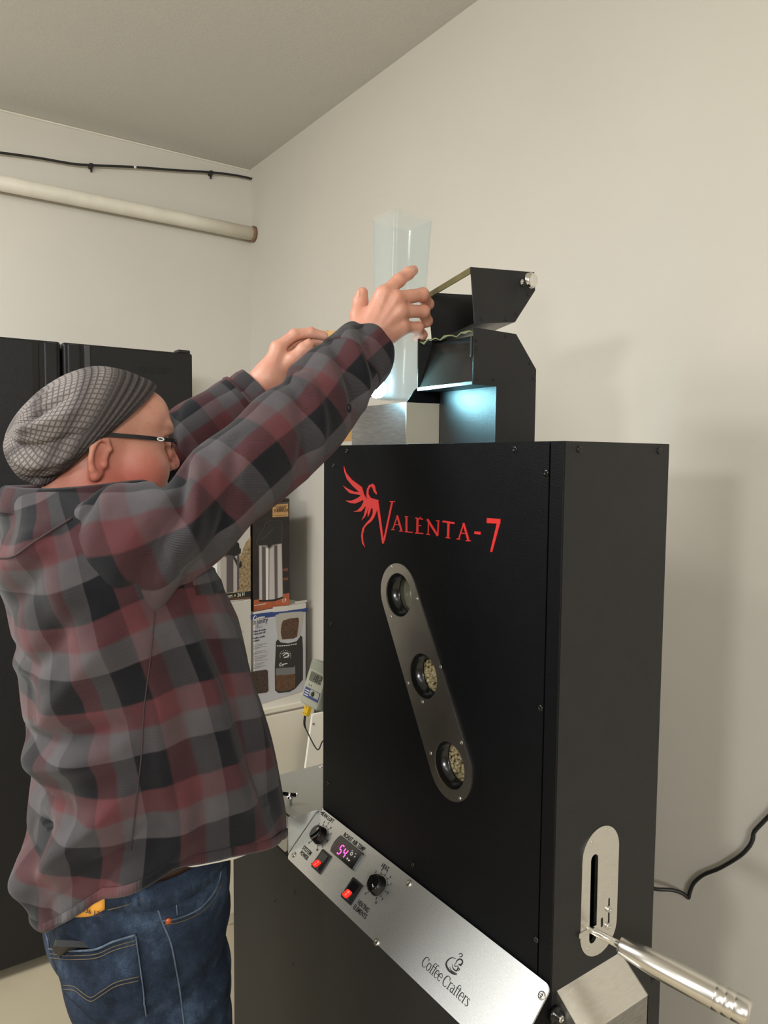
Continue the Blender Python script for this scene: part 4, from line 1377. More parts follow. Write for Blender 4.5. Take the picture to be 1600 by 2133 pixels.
def hand(wr, mcps, fingers, thumb, back, radii, tendon=True):
    """palm from wrist to knuckles, four separate fingers, thumb off the side, tendons on the back"""
    pal = []
    for i, m_ in enumerate(mcps):
        w_ = wr + (mcps[i] - np.mean(mcps, 0)) * .30
        pal.append((.012, cap(w_, m_ * .97 + wr * .03, .0165, .0125)))
        pal.append((.012, cap(w_ - back * .010, m_ - back * .008, .0155, .0120)))
    fg = []
    for m_, f_, r in zip(mcps, fingers, radii):
        ps = [m_] + f_
        pr = chain(ps, [r * 1.12, r * 1.04, r * .95, r * .84], .003)
        for q, s in ((ps[1], 1.06), (ps[2], 1.0)):
            pr.append((.004, ell(q + back * .0008, (r * s,) * 3)))
        pr.append((.007, ell(m_ + back * .0018, (r * 1.10,) * 3)))
        fg.append((.0006, pr))
    th = chain(thumb, [.0165, .0140, .0122, .0100], .005) + [(.004, ell(thumb[2], (.0128,) * 3))]
    IT.append(('+', .020, [(.010, pal)]))
    IT.append(('+', .007, fg))
    IT.append(('+', .010, [(.005, th)]))
    if tendon:
        for m_ in mcps:
            a_ = wr * .55 + m_ * .45 + back * .0125
            IT.append(('+', .006, [(.004, [(.004, cap(wr + (m_ - wr) * .18 + back * .0115, a_, .0028, .0032)), (.004, cap(a_, m_ + back * .0105, .0032, .0034))])]))


bk = np.array([.93, -.30, .10])
bk /= np.linalg.norm(bk)
A_ = lambda x, y, X: at(x, y, X)
mc = [A_(800, 612, -1.060), A_(825, 622, -1.050), A_(833, 648, -1.048), A_(838, 680, -1.056)]
hand(WRr, mc, [[A_(831, 584, -1.062), A_(850, 570, -1.066), A_(861, 563, -1.069)], [A_(880, 614, -1.050), A_(891, 634, -1.066), A_(882, 647, -1.092)],
               [A_(882, 649, -1.050), A_(889, 669, -1.066), A_(876, 677, -1.090)], [A_(870, 683, -1.058), A_(879, 698, -1.070), A_(869, 704, -1.090)]],
     [A_(750, 692, -1.083), A_(747, 656, -1.098), A_(751, 628, -1.104), A_(755, 610, -1.106)], bk, [.0108, .0110, .0104, .0094])
bkl = np.array([-.75, -.35, .56])
bkl /= np.linalg.norm(bkl)
ml = [A_(578, 724, -1.350), A_(584, 733, -1.368), A_(592, 744, -1.382), A_(601, 756, -1.392)]
hand(WRl, ml, [[A_(614, 697, -1.335), A_(648, 693, -1.325), A_(675, 699, -1.318)], [A_(622, 708, -1.350), A_(656, 708, -1.338), A_(680, 713, -1.330)],
               [A_(632, 722, -1.368), A_(662, 724, -1.355), A_(680, 728, -1.345)], [A_(640, 738, -1.384), A_(664, 742, -1.372), A_(676, 744, -1.362)]],
     [A_(585, 768, -1.352), A_(610, 748, -1.330), A_(632, 728, -1.318), A_(643, 716, -1.312)], bkl, [.0104, .0106, .0100, .0090], False)
BP, BFc = nets(IT, (-1.50, .13, .90), (-.98, .93, 2.10), .0026, 1)
body = npmesh('body', BP, BFc, None, man)

# skin
ms = bpy.data.materials.new('skin')
ms.use_nodes = True
nt = ms.node_tree
b = nt.nodes['Principled BSDF']
b.inputs['Roughness'].default_value = .48
b.inputs['Subsurface Weight'].default_value = .12
b.inputs['Subsurface Scale'].default_value = .008
b.inputs['Subsurface Radius'].default_value = (1, .35, .2)
tc = nt.nodes.new('ShaderNodeTexCoord')
no = nt.nodes.new('ShaderNodeTexNoise'); no.inputs['Scale'].default_value = 45; no.inputs['Detail'].default_value = 5
nt.links.new(tc.outputs['Object'], no.inputs[0])
base = nt.nodes.new('ShaderNodeMix'); base.data_type = 'RGBA'
base.inputs[6].default_value = (*srgb(212, 160, 136), 1); base.inputs[7].default_value = (*srgb(196, 130, 108), 1)
nt.links.new(no.outputs[0], base.inputs[0])
prev = base.outputs[2]
for nm, col, fac in (('flush', srgb(182, 84, 70), .92), ('brow', srgb(104, 80, 58), .75), ('beard', srgb(168, 140, 118), .8)):
    at_ = nt.nodes.new('ShaderNodeAttribute'); at_.attribute_name = nm
    mm = nt.nodes.new('ShaderNodeMath'); mm.operation = 'MULTIPLY'; mm.inputs[1].default_value = fac
    nt.links.new(at_.outputs['Fac'], mm.inputs[0])
    mx = nt.nodes.new('ShaderNodeMix'); mx.data_type = 'RGBA'
    mx.inputs[7].default_value = (*col, 1)
    nt.links.new(mm.outputs[0], mx.inputs[0]); nt.links.new(prev, mx.inputs[6])
    prev = mx.outputs[2]
# small freckles on the hands and arms
vo = nt.nodes.new('ShaderNodeTexVoronoi'); vo.inputs['Scale'].default_value = 150
nt.links.new(tc.outputs['Object'], vo.inputs[0])
fr_ = nt.nodes.new('ShaderNodeMapRange'); fr_.inputs[1].default_value = .10; fr_.inputs[2].default_value = .22; fr_.inputs[3].default_value = .40; fr_.inputs[4].default_value = 0
nt.links.new(vo.outputs[0], fr_.inputs[0])
n3 = nt.nodes.new('ShaderNodeTexNoise'); n3.inputs['Scale'].default_value = 60
nt.links.new(tc.outputs['Object'], n3.inputs[0])
gt = nt.nodes.new('ShaderNodeMath'); gt.operation = 'GREATER_THAN'; gt.inputs[1].default_value = .52
nt.links.new(n3.outputs[0], gt.inputs[0])
ml_ = nt.nodes.new('ShaderNodeMath'); ml_.operation = 'MULTIPLY'
nt.links.new(fr_.outputs[0], ml_.inputs[0]); nt.links.new(gt.outputs[0], ml_.inputs[1])
mx = nt.nodes.new('ShaderNodeMix'); mx.data_type = 'RGBA'; mx.inputs[7].default_value = (*srgb(150, 88, 62), 1)
nt.links.new(ml_.outputs[0], mx.inputs[0]); nt.links.new(prev, mx.inputs[6])
nt.links.new(mx.outputs[2], b.inputs['Base Color'])
n2 = nt.nodes.new('ShaderNodeTexNoise'); n2.inputs['Scale'].default_value = 420
nt.links.new(tc.outputs['Object'], n2.inputs[0])
bp = nt.nodes.new('ShaderNodeBump'); bp.inputs['Strength'].default_value = .16; bp.inputs['Distance'].default_value = .001
nt.links.new(n2.outputs[0], bp.inputs['Height']); nt.links.new(bp.outputs[0], b.inputs['Normal'])
body.data.materials.append(ms)
L = BP - HC
gs = lambda c, r: np.exp(-(((L - np.array(c)) / np.array(r)) ** 2).sum(1))
headm = (BP[:, 1] < .46) & (BP[:, 2] > 1.55)
fl = np.clip(gs((.055, .05, -.045), (.03, .045, .035)) + gs((-.055, .05, -.045), (.03, .045, .035)) + 1.0 * gs((0, .115, -.03), (.02, .02, .02)) + .8 * gs((.06, -.03, -.09), (.05, .06, .05)) + .5 * gs((.08, -.01, -.03), (.02, .03, .03)), 0, 1)
vattr(body, 'flush', fl * headm)
br_ = np.clip(gs((.036, .100, .027), (.022, .016, .006)) + gs((-.036, .100, .027), (.022, .016, .006)), 0, 1)
vattr(body, 'brow', br_ * headm)
vattr(body, 'beard', np.clip(gs((0, .10, -.075), (.035, .03, .025)), 0, 1) * headm)
mat('eye_white', srgb(225, 215, 205), .2)
mat('iris', srgb(62, 52, 44), .15)
for s in (1, -1):
    c = hd(s * .033, .0815, .001)
    e = lathe('eyeball', c - np.array([0, .0115, 0]), c + np.array([0, .0115, 0]), [(0, .001)] + [(.5 - .5 * math.cos(t), .0115 * math.sin(t)) for t in np.linspace(.2, 2.94, 10)] + [(1, .001)], 'eye_white', man, 16)
    lathe('iris', c + np.array([0, .0095, 0]), c + np.array([0, .0121, 0]), [(0, .0060), (.6, .0048), (1, .001)], 'iris', e, 16)
# nails on the near hand
mat('nail', srgb(214, 160, 138), .3)
# ------------------------------------------------------------------ clothes
def plaid(name, per=.117, dark=srgb(18, 18, 22), red=srgb(86, 47, 50), grey=srgb(78, 74, 76)):
    m = bpy.data.materials.new(name)
    m.use_nodes = True
    nt = m.node_tree
    b = nt.nodes['Principled BSDF']
    b.inputs['Roughness'].default_value = .95
    b.inputs['Specular IOR Level'].default_value = .15
    b.inputs['Sheen Weight'].default_value = .10
    b.inputs['Sheen Roughness'].default_value = .6
    N = lambda k: nt.nodes.new('ShaderNode' + k)
    at_ = N('Attribute'); at_.attribute_name = 'weave'
    sp = N('SeparateXYZ'); nt.links.new(at_.outputs['Vector'], sp.inputs[0])

    def mth(op, a, bb=None):
        n = N('Math'); n.operation = op
        for i, x in enumerate((a, bb)):
            if x is None: continue
            if isinstance(x, (int, float)): n.inputs[i].default_value = x
            else: nt.links.new(x, n.inputs[i])
        return n.outputs[0]
    cols = []
    for k in (0, 1):
        f = mth('FRACT', mth('DIVIDE', sp.outputs[k], per))
        r = N('ValToRGB')
        els = r.color_ramp.elements
        stops = [(0.0, dark), (.40, dark), (.425, red), (.68, red), (.72, grey), (.985, grey), (1.0, dark)]
        els[0].position, els[0].color = stops[0][0], (*stops[0][1], 1)
        els[1].position, els[1].color = stops[-1][0], (*stops[-1][1], 1)
        for p, c in stops[1:-1]:
            e = els.new(p); e.color = (*c, 1)
        nt.links.new(f, r.inputs[0])
        cols.append(r.outputs[0])
    # twill: warp and weft show in alternate fine diagonals
    tw = mth('SINE', mth('MULTIPLY', mth('ADD', sp.outputs[0], sp.outputs[1]), 2 * math.pi / .0031))
    tw = mth('ADD', mth('MULTIPLY', tw, .13), .60)
    mx = N('Mix'); mx.data_type = 'RGBA'
    nt.links.new(tw, mx.inputs[0]); nt.links.new(cols[0], mx.inputs[6]); nt.links.new(cols[1], mx.inputs[7])
    tc = N('TexCoord')
    no = N('TexNoise'); no.inputs['Scale'].default_value = 18; no.inputs['Detail'].default_value = 8
    nt.links.new(tc.outputs['Object'], no.inputs[0])
    mr = N('MapRange'); mr.inputs[1].default_value, mr.inputs[2].default_value, mr.inputs[3].default_value, mr.inputs[4].default_value = .3, .7, .86, 1.16
    nt.links.new(no.outputs[0], mr.inputs[0])
    sc = N('VectorMath'); sc.operation = 'SCALE'
    nt.links.new(mx.outputs[2], sc.inputs[0]); nt.links.new(mr.outputs[0], sc.inputs['Scale'])
    nt.links.new(sc.outputs[0], b.inputs['Base Color'])
    n2 = N('TexNoise'); n2.inputs['Scale'].default_value = 500
    nt.links.new(tc.outputs['Object'], n2.inputs[0])
    bp = N('Bump'); bp.inputs['Strength'].default_value = .35; bp.inputs['Distance'].default_value = .0012
    nt.links.new(n2.outputs[0], bp.inputs['Height']); nt.links.new(bp.outputs[0], b.inputs['Normal'])
    MATS[name] = m
    return m


plaid('flannel')


def seg_d(p, a, b):
    a, b = np.array(a, float), np.array(b, float)
    d = b - a
    t = np.clip(((p - a) @ d) / max(d @ d, 1e-9), 0, 1)
    return np.linalg.norm(p - a - t[..., None] * d, axis=-1), t


def folds(S, lst):
    """sum of soft ridges (+) and creases (-) along segments in cloth coordinates"""
    out = np.zeros(S.shape[:-1])
    for a, b, amp, wd in lst:
        d, t = seg_d(S, a, b)
        out += amp * np.exp(-(d / wd) ** 2) * (.35 + .65 * np.sin(np.pi * np.clip(t * .9 + .05, 0, 1)))
    return out


def grid_normals(P, closed=True):
    if closed:
        du = np.roll(P, -1, 1) - np.roll(P, 1, 1)
    else:
        du = np.gradient(P, axis=1)
    dv = np.gradient(P, axis=0)
    n = np.cross(du, dv)
    return n / (np.linalg.norm(n, axis=-1, keepdims=True) + 1e-12)


def grid_mesh(name, P, m, parent, weave=None, closed=True, mats=None):
    nv, nu = P.shape[:2]
    i, j = np.meshgrid(np.arange(nv - 1), np.arange(nu if closed else nu - 1), indexing='ij')
    j2 = (j + 1) % nu
    F = np.stack([i * nu + j, i * nu + j2, (i + 1) * nu + j2, (i + 1) * nu + j], -1).reshape(-1, 4)
    o = npmesh(name, P.reshape(-1, 3), F, m, parent)
    if weave is not None:
        vvec(o, 'weave', np.concatenate([weave.reshape(-1, 2), np.zeros((nv * nu, 1))], 1))
    return o


# ---- shirt trunk
TR = np.array([  # z, centre x, half width, back y, front y
    (.98, -1.22, .213, .190, .596), (1.08, -1.22, .213, .186, .586), (1.185, -1.22, .212, .197, .562), (1.278, -1.22, .211, .188, .540), (1.37, -1.22, .210, .180, .520),
    (1.44, -1.22, .208, .168, .500), (1.525, -1.222, .205, .156, .462), (1.575, -1.225, .192, .156, .430), (1.612, -1.23, .162, .160, .405), (1.640, -1.235, .118, .166, .388), (1.652, -1.235, .096, .172, .380)])


def trunk(th, z):
    q = [np.interp(z, TR[:, 0], TR[:, k]) for k in range(1, 5)]
    e = 2 / 2.25
    c, s = np.cos(th), np.sin(th)
    X = q[0] + q[1] * np.sign(c) * np.abs(c) ** e
    Y = (q[2] + q[3]) / 2 + (q[3] - q[2]) / 2 * np.sign(s) * np.abs(s) ** e
    return np.stack([X, Y, z], -1)


nu, nv = 300, 230
th = np.linspace(-np.pi, np.pi, nu, endpoint=False) + .3
th = np.where(th > np.pi, th - 2 * np.pi, th)
dg = np.degrees(th)
hem = np.interp(dg, [-180, -140, -100, -75, -40, -12, 10, 50, 80, 110, 140, 180], [1.09, 1.01, .985, 1.000, 1.085, 1.122, 1.112, 1.075, 1.025, 1.03, 1.07, 1.09])
vv = np.linspace(0, 1, nv)
ZZ = hem[None, :] * (1 - vv[:, None]) + 1.652 * vv[:, None]
TT = np.tile(th[None, :], (nv, 1))
P = trunk(TT, ZZ)
# smooth the coarse ring table vertically
for _ in range(6):
    P[1:-1] = .5 * P[1:-1] + .25 * (P[:-2] + P[2:])
R2 = np.radians
S = np.stack([TT * .205, ZZ], -1)
D = lambda d, z: (math.radians(d) * .205, z)
FL = [(D(-100, 1.265), D(-25, 1.335), -.013, .015), (D(-105, 1.225), D(-28, 1.295), .014, .020), (D(-100, 1.19), D(-60, 1.205), -.010, .014),
      (D(-88, 1.05), D(-28, 1.235), .016, .020), (D(-70, 1.03), D(-18, 1.19), -.013, .016), (D(-60, 1.005), D(-6, 1.15), .010, .018), (D(-98, 1.10), D(-72, 1.165), -.013, .016),
      (D(-100, 1.06), D(-80, 1.04), .014, .035), (D(-110, 1.40), D(-70, 1.405), -.006, .012), (D(-110, 1.375), D(-60, 1.385), .006, .014),
      (D(12, 1.47), D(20, 1.18), .008, .018), (D(24, 1.46), D(38, 1.14), -.007, .018), (D(35, 1.44), D(56, 1.10), .008, .022), (D(2, 1.45), D(0, 1.14), -.006, .014), (D(-8, 1.45), D(-12, 1.2), .005, .014),
      (D(-20, 1.46), D(-75, 1.31), .009, .020), (D(-30, 1.50), D(-85, 1.36), -.008, .018), (D(-40, 1.60), D(-105, 1.50), .010, .022), (D(-42, 1.565), D(-95, 1.455), -.008, .018),
      (D(-60, 1.63), D(-100, 1.575), -.006, .015), (D(60, 1.30), D(75, 1.05), .007, .020), (D(8, 1.28), D(-20, 1.10), .006, .022)]
disp = 1.3 * folds(S, FL)
rng = np.random.RandomState(5)
for k in range(14):
    a, b2, ph = rng.uniform(6, 26), rng.uniform(4, 22), rng.uniform(0, 6.28)
    disp += .0011 * np.sin(S[..., 0] * a * 2.2 + S[..., 1] * b2 * 1.6 + ph)
disp *= np.clip((1.645 - ZZ) / .05, 0, 1)
disp = np.where(ZZ < 1.15, np.maximum(disp, -.005), disp)
Nn = grid_normals(P)
ctr = np.array([-1.22, .36, 0])
sg = np.sign(((P - ctr) * Nn)[..., :2].sum(-1).mean())
P = P + Nn * sg * disp[..., None]
lift = .055 * np.exp(-((np.degrees(TT) - 15) / 48) ** 2) * np.clip((ZZ - 1.02) / .45, 0, 1.2)
WV = np.stack([TT * .205 - math.radians(14) * .205 + .021 + 5 * .117, -(ZZ - lift) + 1.40 - .035 + .021 + 9 * .117], -1)
WV[..., 0] += .012 * np.sin(ZZ * 9)
shirt = grid_mesh('shirt', P, 'flannel', man, WV)
sb = BVHTree.FromPolygons([Vector(v) for v in P.reshape(-1, 3)], [tuple(p.vertices) for p in shirt.data.polygons])
# rolled hem
HP = np.stack([np.concatenate([P[0][:, :2], P[0][:, 2:3] + dz], 1) + Nn[0] * sg * off for dz, off in ((.012, .0005), (.011, .0024), (.000, .0030), (-.004, .0010), (-.001, -.0015), (.010, -.0010))])
WH = np.tile(WV[2][None], (6, 1, 1))
grid_mesh('shirt_hem', HP, 'flannel', man, WH)


def hit(bvh, px, py, off=0.0):
    d = Vector(ray(px, py)).normalized()
    h, n, i, t = bvh.ray_cast(Vector(EYE), d)
    if h is None: return None, None
    if n.dot(d) > 0: n = -n
    return np.array(h + n * off), np.array(n)


def seam(name, bvh, pts, r, m, parent, off=.0008, res=40):
    pts = catmull([np.array(p, float) for p in pts], res)
    out = [hit(bvh, *p, off)[0] for p in pts]
    out = [o for o in out if o is not None]
    return tube(name, out, r, m, parent, 6) if len(out) > 2 else None


def patch(name, bvh, quad, m, parent, off=.003, n=14, mm=14, weave=None, edge=True):
    """cloth laid on the surface: quad corners in sight-line coordinates TL,TR,BR,BL (or two polylines top,bottom)"""
    top, bot = quad
    top, bot = catmull([np.array(p, float) for p in top], n), catmull([np.array(p, float) for p in bot], n)
    V, W = [], []
    G = np.zeros((mm, n, 3))
    for i in range(mm):
        for j in range(n):
            q = top[j] * (1 - i / (mm - 1)) + bot[j] * (i / (mm - 1))
            h, nn = hit(bvh, q[0], q[1], off if 0 < i < mm - 1 and 0 < j < n - 1 else off * .9)
            G[i, j] = h if h is not None else np.nan
    # fill misses from neighbours
    for _ in range(30):
        bad = np.isnan(G[..., 0])
        if not bad.any(): break
        for i, j in np.argwhere(bad):
            nb_ = [G[a, c] for a, c in ((i - 1, j), (i + 1, j), (i, j - 1), (i, j + 1)) if 0 <= a < mm and 0 <= c < n and not np.isnan(G[a, c, 0])]
            if nb_: G[i, j] = np.mean(nb_, 0)
    # skirt down to the cloth so that the patch has thickness
    inner = np.zeros((mm + 2, n + 2, 3))
    inner[1:-1, 1:-1] = G
    cen = G.mean((0, 1))
    nrm = np.array(hit(bvh, *(top[n // 2] * .5 + bot[n // 2] * .5))[1])
    inner[0, 1:-1], inner[-1, 1:-1] = G[0] - nrm * (off + .001), G[-1] - nrm * (off + .001)
    inner[:, 0], inner[:, -1] = inner[:, 1] - nrm * (off + .001), inner[:, -2] - nrm * (off + .001)
    inner[1:-1, 0] = G[:, 0] - nrm * (off + .001)
    inner[1:-1, -1] = G[:, -1] - nrm * (off + .001)
    wv = None
    if weave is not None:
        ii, jj = np.meshgrid(np.linspace(0, 1, mm + 2), np.linspace(0, 1, n + 2), indexing='ij')
        wv = np.stack([weave[0] + jj * weave[2], weave[1] + ii * weave[3]], -1)
    return grid_mesh(name, inner, m, parent, wv, closed=False)


mat('seam_thread', srgb(62, 46, 48), .9)
seam('side_seam', sb, [(322, 1275), (312, 1380), (300, 1480), (296, 1560), (286, 1650), (276, 1740), (271, 1775)], .0010, 'seam_thread', shirt)
patch('chest_pocket_flap', sb, ([(398, 1192), (420, 1184), (447, 1178)], [(412, 1238), (438, 1237), (464, 1233)]), 'flannel', shirt, .004, 10, 8, (.3, .20, .09, .06))
seam('yoke_seam', sb, [(0, 1163), (30, 1158), (70, 1130), (110, 1105), (150, 1080)], .0016, 'seam_thread', shirt)

# ---- collar
ct = np.linspace(-np.pi, np.pi, 120, endpoint=False)
prof = [(-.002, -.014), (-.003, .020), (.001, .027), (.007, .024), (.013, .006), (.016, -.010), (.012, -.012), (.006, .010)]
CPn = np.zeros((len(prof), 120, 3))
for k, (dr, dz) in enumerate(prof):
    a_, b_ = .094 + dr, .108 + dr
    CPn[k] = np.stack([-1.235 + a_ * np.cos(ct), .277 + b_ * np.sin(ct), 1.633 + dz + .006 * np.sin(ct) + .002 * np.sin(3 * ct)], -1)
WC = np.stack([np.tile(ct * .1 + .66, (len(prof), 1)), np.tile(np.arange(len(prof))[:, None] * .008 + .100, (1, 120))], -1)
grid_mesh('collar', CPn, 'flannel', man, WC)


# ---- sleeves
def sleeve(name, keys, fold, nv_, u_off, ref, cuff_len, wob=3):
    K = np.array([[*k[0], k[1], k[2]] for k in keys])
    C = np.array(catmull(list(K), nv_))
    ax, rv, rh = C[:, :3], C[:, 3], C[:, 4]
    tg = np.gradient(ax, axis=0)
    tg /= np.linalg.norm(tg, axis=1, keepdims=True)
    s = np.concatenate([[0], np.cumsum(np.linalg.norm(np.diff(ax, axis=0), axis=1))])
    nu_ = 140
    ph = np.linspace(-np.pi, np.pi, nu_, endpoint=False)
    e1 = np.array(ref, float)[None] - (tg @ np.array(ref, float))[:, None] * tg
    e1 /= np.linalg.norm(e1, axis=1, keepdims=True)
    e2 = np.cross(e1, tg)
    e2 *= np.sign(e2[:, 2].mean())
    SS = np.stack(np.meshgrid(s, ph * .068, indexing='ij'), -1)
    d = folds(SS, [((a[0], math.radians(a[1]) * .068), (b_[0], math.radians(b_[1]) * .068), amp, wd) for a, b_, amp, wd in fold])
    d *= 1.25
    rg = np.random.RandomState(wob)
    for k in range(10):
        d += .0010 * np.sin(SS[..., 0] * rg.uniform(20, 70) + SS[..., 1] * rg.uniform(-50, 50) + rg.uniform(0, 6.28))
    PP = ax[:, None] + e1[:, None] * ((rh[:, None] + d) * np.cos(ph))[..., None] + e2[:, None] * ((rv[:, None] + d) * np.sin(ph))[..., None]
    Wv = np.stack([SS[..., 0] + u_off[0], SS[..., 1] + u_off[1]], -1)
    L = s[-1]
    cut = int(np.searchsorted(s, L - cuff_len))
    o = grid_mesh(name, PP[:cut + 1], 'flannel', man, Wv[:cut + 1])
    # the cuff: a stiffer band with a turned edge
    CPP = []
    WW = []
    mid = ax[cut:, None]
    for q, off in ((0, -.001), (0, .0025), *[(t, .0028) for t in np.linspace(.05, .95, 8)], (1, .0025), (1, -.0005), (.9, -.003), (.5, -.003)):
        i = min(cut + int(round(q * (nv_ - 1 - cut))), nv_ - 1)
        rad = PP[i] - ax[i]
        CPP.append(ax[i] + rad * (1 + off / np.linalg.norm(rad, axis=1, keepdims=True)))
        WW.append(Wv[i] + np.array([.04, .02]))
    cf = grid_mesh('cuff', np.array(CPP), 'flannel', man, np.array(WW))
    return o, cf, PP, ax, s


A_ = lambda x, y, X: at(x, y, X)
RS = [(A_(205, 1160, -1.115), .084, .050), (A_(280, 1142, -1.072), .099, .074), (A_(345, 1114, -1.045), .079, .074), (A_(405, 1080, -1.036), .064, .068), (A_(520, 966, -1.038), .068, .066),
      (A_(640, 866, -1.052), .066, .062), (A_(706, 786, -1.064), .063, .057), (A_(744, 742, -1.072), .053, .050), (A_(763, 724, -1.078), .047, .046)]
RF = [((.02, -70), (.19, 75), -.014, .012), ((.05, -75), (.22, 70), .012, .014), ((.09, -80), (.26, 40), -.009, .012), ((.00, -20), (.12, 95), .004, .016), ((.02, 40), (.08, 110), -.010, .012),
      ((.30, -60), (.40, 60), -.007, .012), ((.33, -70), (.43, 50), .007, .012), ((.44, -50), (.52, 70), -.010, .012), ((.47, -60), (.55, 60), .010, .012), ((.52, -20), (.58, 60), -.009, .011), ((.55, -70), (.60, 10), .010, .016), ((.58, 10), (.615, 70), .008, .010),
      ((.24, -90), (.40, -80), .006, .02), ((.38, 20), (.46, 110), .006, .014)]
rs, rcf, RPP, rax, rss = sleeve('sleeve', RS, RF, 190, (.100, .040), (1, -.25, 0), .058)
seam('armhole_seam', BVHTree.FromPolygons([Vector(v) for v in RPP.reshape(-1, 3)], [(i * 140 + j, i * 140 + (j + 1) % 140, (i + 1) * 140 + (j + 1) % 140, (i + 1) * 140 + j) for i in range(120) for j in range(140)]),
     [(196, 1195), (205, 1225), (225, 1255), (250, 1277)], .0018, 'seam_thread', rs)
# cuff button
q = at(733, 856, -1.066)
rb = BVHTree.FromPolygons([Vector(v) for v in RPP.reshape(-1, 3)], [(i * 140 + j, i * 140 + (j + 1) % 140, (i + 1) * 140 + (j + 1) % 140, (i + 1) * 140 + j) for i in range(189) for j in range(140)])
for bx, by in ((726, 850), (722, 848), (716, 846)):
    h, n = hit(rb, bx, by)
    if h is not None:
        lathe('button', h, h + n * .0035, [(0, .0062), (.6, .0062), (1, .0045), (.8, .003), (.75, .0005)], 'black_plastic', rcf, 18)
        break
LS = [(np.array([-1.37, .27, 1.535]), .082, .07), (np.array([-1.405, .33, 1.585]), .082, .075), (np.array([-1.415, .42, 1.665]), .070, .066), (np.array([-1.410, .50, 1.730]), .062, .058), (A_(500, 838, -1.395), .054, .052), (A_(524, 815, -1.385), .047, .045), (A_(537, 802, -1.380), .042, .040)]
sleeve('sleeve', LS, [((.05, -40), (.2, 80), -.010, .014), ((.12, -40), (.26, 70), .010, .014), ((.25, -30), (.34, 80), -.008, .012)], 120, (.03, .075), (1, -.25, 0), .05, 8)

# ---- undershirt showing below the hem
mat('undershirt', srgb(214, 208, 194), .9)
t2 = np.radians(np.linspace(-30, 45, 60))
h2 = np.interp(np.degrees(t2), dg[np.argsort(dg)], hem[np.argsort(dg)])
drop = np.interp(np.degrees(t2), [-30, -14, -4, 12, 26, 40, 85], [-.02, -.004, .010, .012, .004, -.02, -.03])
UP = np.stack([trunk(t2, h2 + .05), trunk(t2, h2 + .01), trunk(t2, h2 - drop)])
cen_ = np.array([-1.22, .39, 0])
UP[..., :2] = cen_[:2] + (UP[..., :2] - cen_[:2]) * np.array([.90, .95, .965])[:, None, None]
grid_mesh('undershirt', UP, 'undershirt', man, None, closed=False)

# ---- jeans
md = bpy.data.materials.new('denim')
md.use_nodes = True
nt = md.node_tree
b = nt.nodes['Principled BSDF']
b.inputs['Roughness'].default_value = .9
b.inputs['Specular IOR Level'].default_value = .2
tc = nt.nodes.new('ShaderNodeTexCoord')
n1 = nt.nodes.new('ShaderNodeTexNoise'); n1.inputs['Scale'].default_value = 14; n1.inputs['Detail'].default_value = 9; n1.inputs['Roughness'].default_value = .68
nt.links.new(tc.outputs['Object'], n1.inputs[0])
rp = nt.nodes.new('ShaderNodeValToRGB')
rp.color_ramp.elements[0].position, rp.color_ramp.elements[0].color = .34, (*srgb(22, 29, 40), 1)
rp.color_ramp.elements[1].position, rp.color_ramp.elements[1].color = .72, (*srgb(70, 86, 108), 1)
e = rp.color_ramp.elements.new(.52); e.color = (*srgb(38, 49, 66), 1)
nt.links.new(n1.outputs[0], rp.inputs[0])
n2 = nt.nodes.new('ShaderNodeTexNoise'); n2.inputs['Scale'].default_value = 700
nt.links.new(tc.outputs['Object'], n2.inputs[0])
mr = nt.nodes.new('ShaderNodeMapRange'); mr.inputs[1].default_value, mr.inputs[2].default_value, mr.inputs[3].default_value, mr.inputs[4].default_value = .3, .7, .7, 1.3
nt.links.new(n2.outputs[0], mr.inputs[0])
sc_ = nt.nodes.new('ShaderNodeVectorMath'); sc_.operation = 'SCALE'
nt.links.new(rp.outputs[0], sc_.inputs[0]); nt.links.new(mr.outputs[0], sc_.inputs['Scale'])
nt.links.new(sc_.outputs[0], b.inputs['Base Color'])
bp = nt.nodes.new('ShaderNodeBump'); bp.inputs['Strength'].default_value = .3; bp.inputs['Distance'].default_value = .001
nt.links.new(n2.outputs[0], bp.inputs['Height']); nt.links.new(bp.outputs[0], b.inputs['Normal'])
MATS['denim'] = md
mat('denim_edge', srgb(78, 90, 106), .9, noise=(60, .4))
mat('thread_tan', srgb(96, 84, 62), .9)
mat('copper', srgb(178, 92, 54), .4, metal=.6)
mat('belt_brown', srgb(44, 26, 18), .5)
mat('tag_leather', srgb(206, 142, 44), .6, noise=(50, .08))
JT = [('+', .03, [(.04, [(.04, ell((-1.205, .345, .985), (.197, .134, .20))), (.04, ell((-1.205, .345, 1.06), (.190, .130, .10)))])]),
      ('+', .05, [(.04, [(.04, ell((-1.115, .300, .905), (.088, .082, .105))), (.04, ell((-1.295, .300, .905), (.088, .082, .105)))])]),
      ('+', .035, [(.01, [(.03, cap((-1.112, .366, .86), (-1.108, .395, .50), .094, .072)), (.03, cap((-1.108, .395, .50), (-1.10, .365, .10), .072, .062))]),
                   (.01, [(.03, cap((-1.305, .366, .86), (-1.32, .395, .50), .094, .072)), (.03, cap((-1.32, .395, .50), (-1.33, .365, .10), .072, .062))])]),
      ('-', .004, [(.001, [(.001, (lambda p: 1.106 + .12 * np.maximum(p[:, 1] - .345, -.02) - p[:, 2])), (.001, (lambda p: p[:, 2] - .06))])])]
JP, JF = nets(JT, (-1.45, .16, .02), (-.96, .55, 1.16), .0045, 2)
jn = 0
rg = np.random.RandomState(2)
wr_ = np.zeros(len(JP))
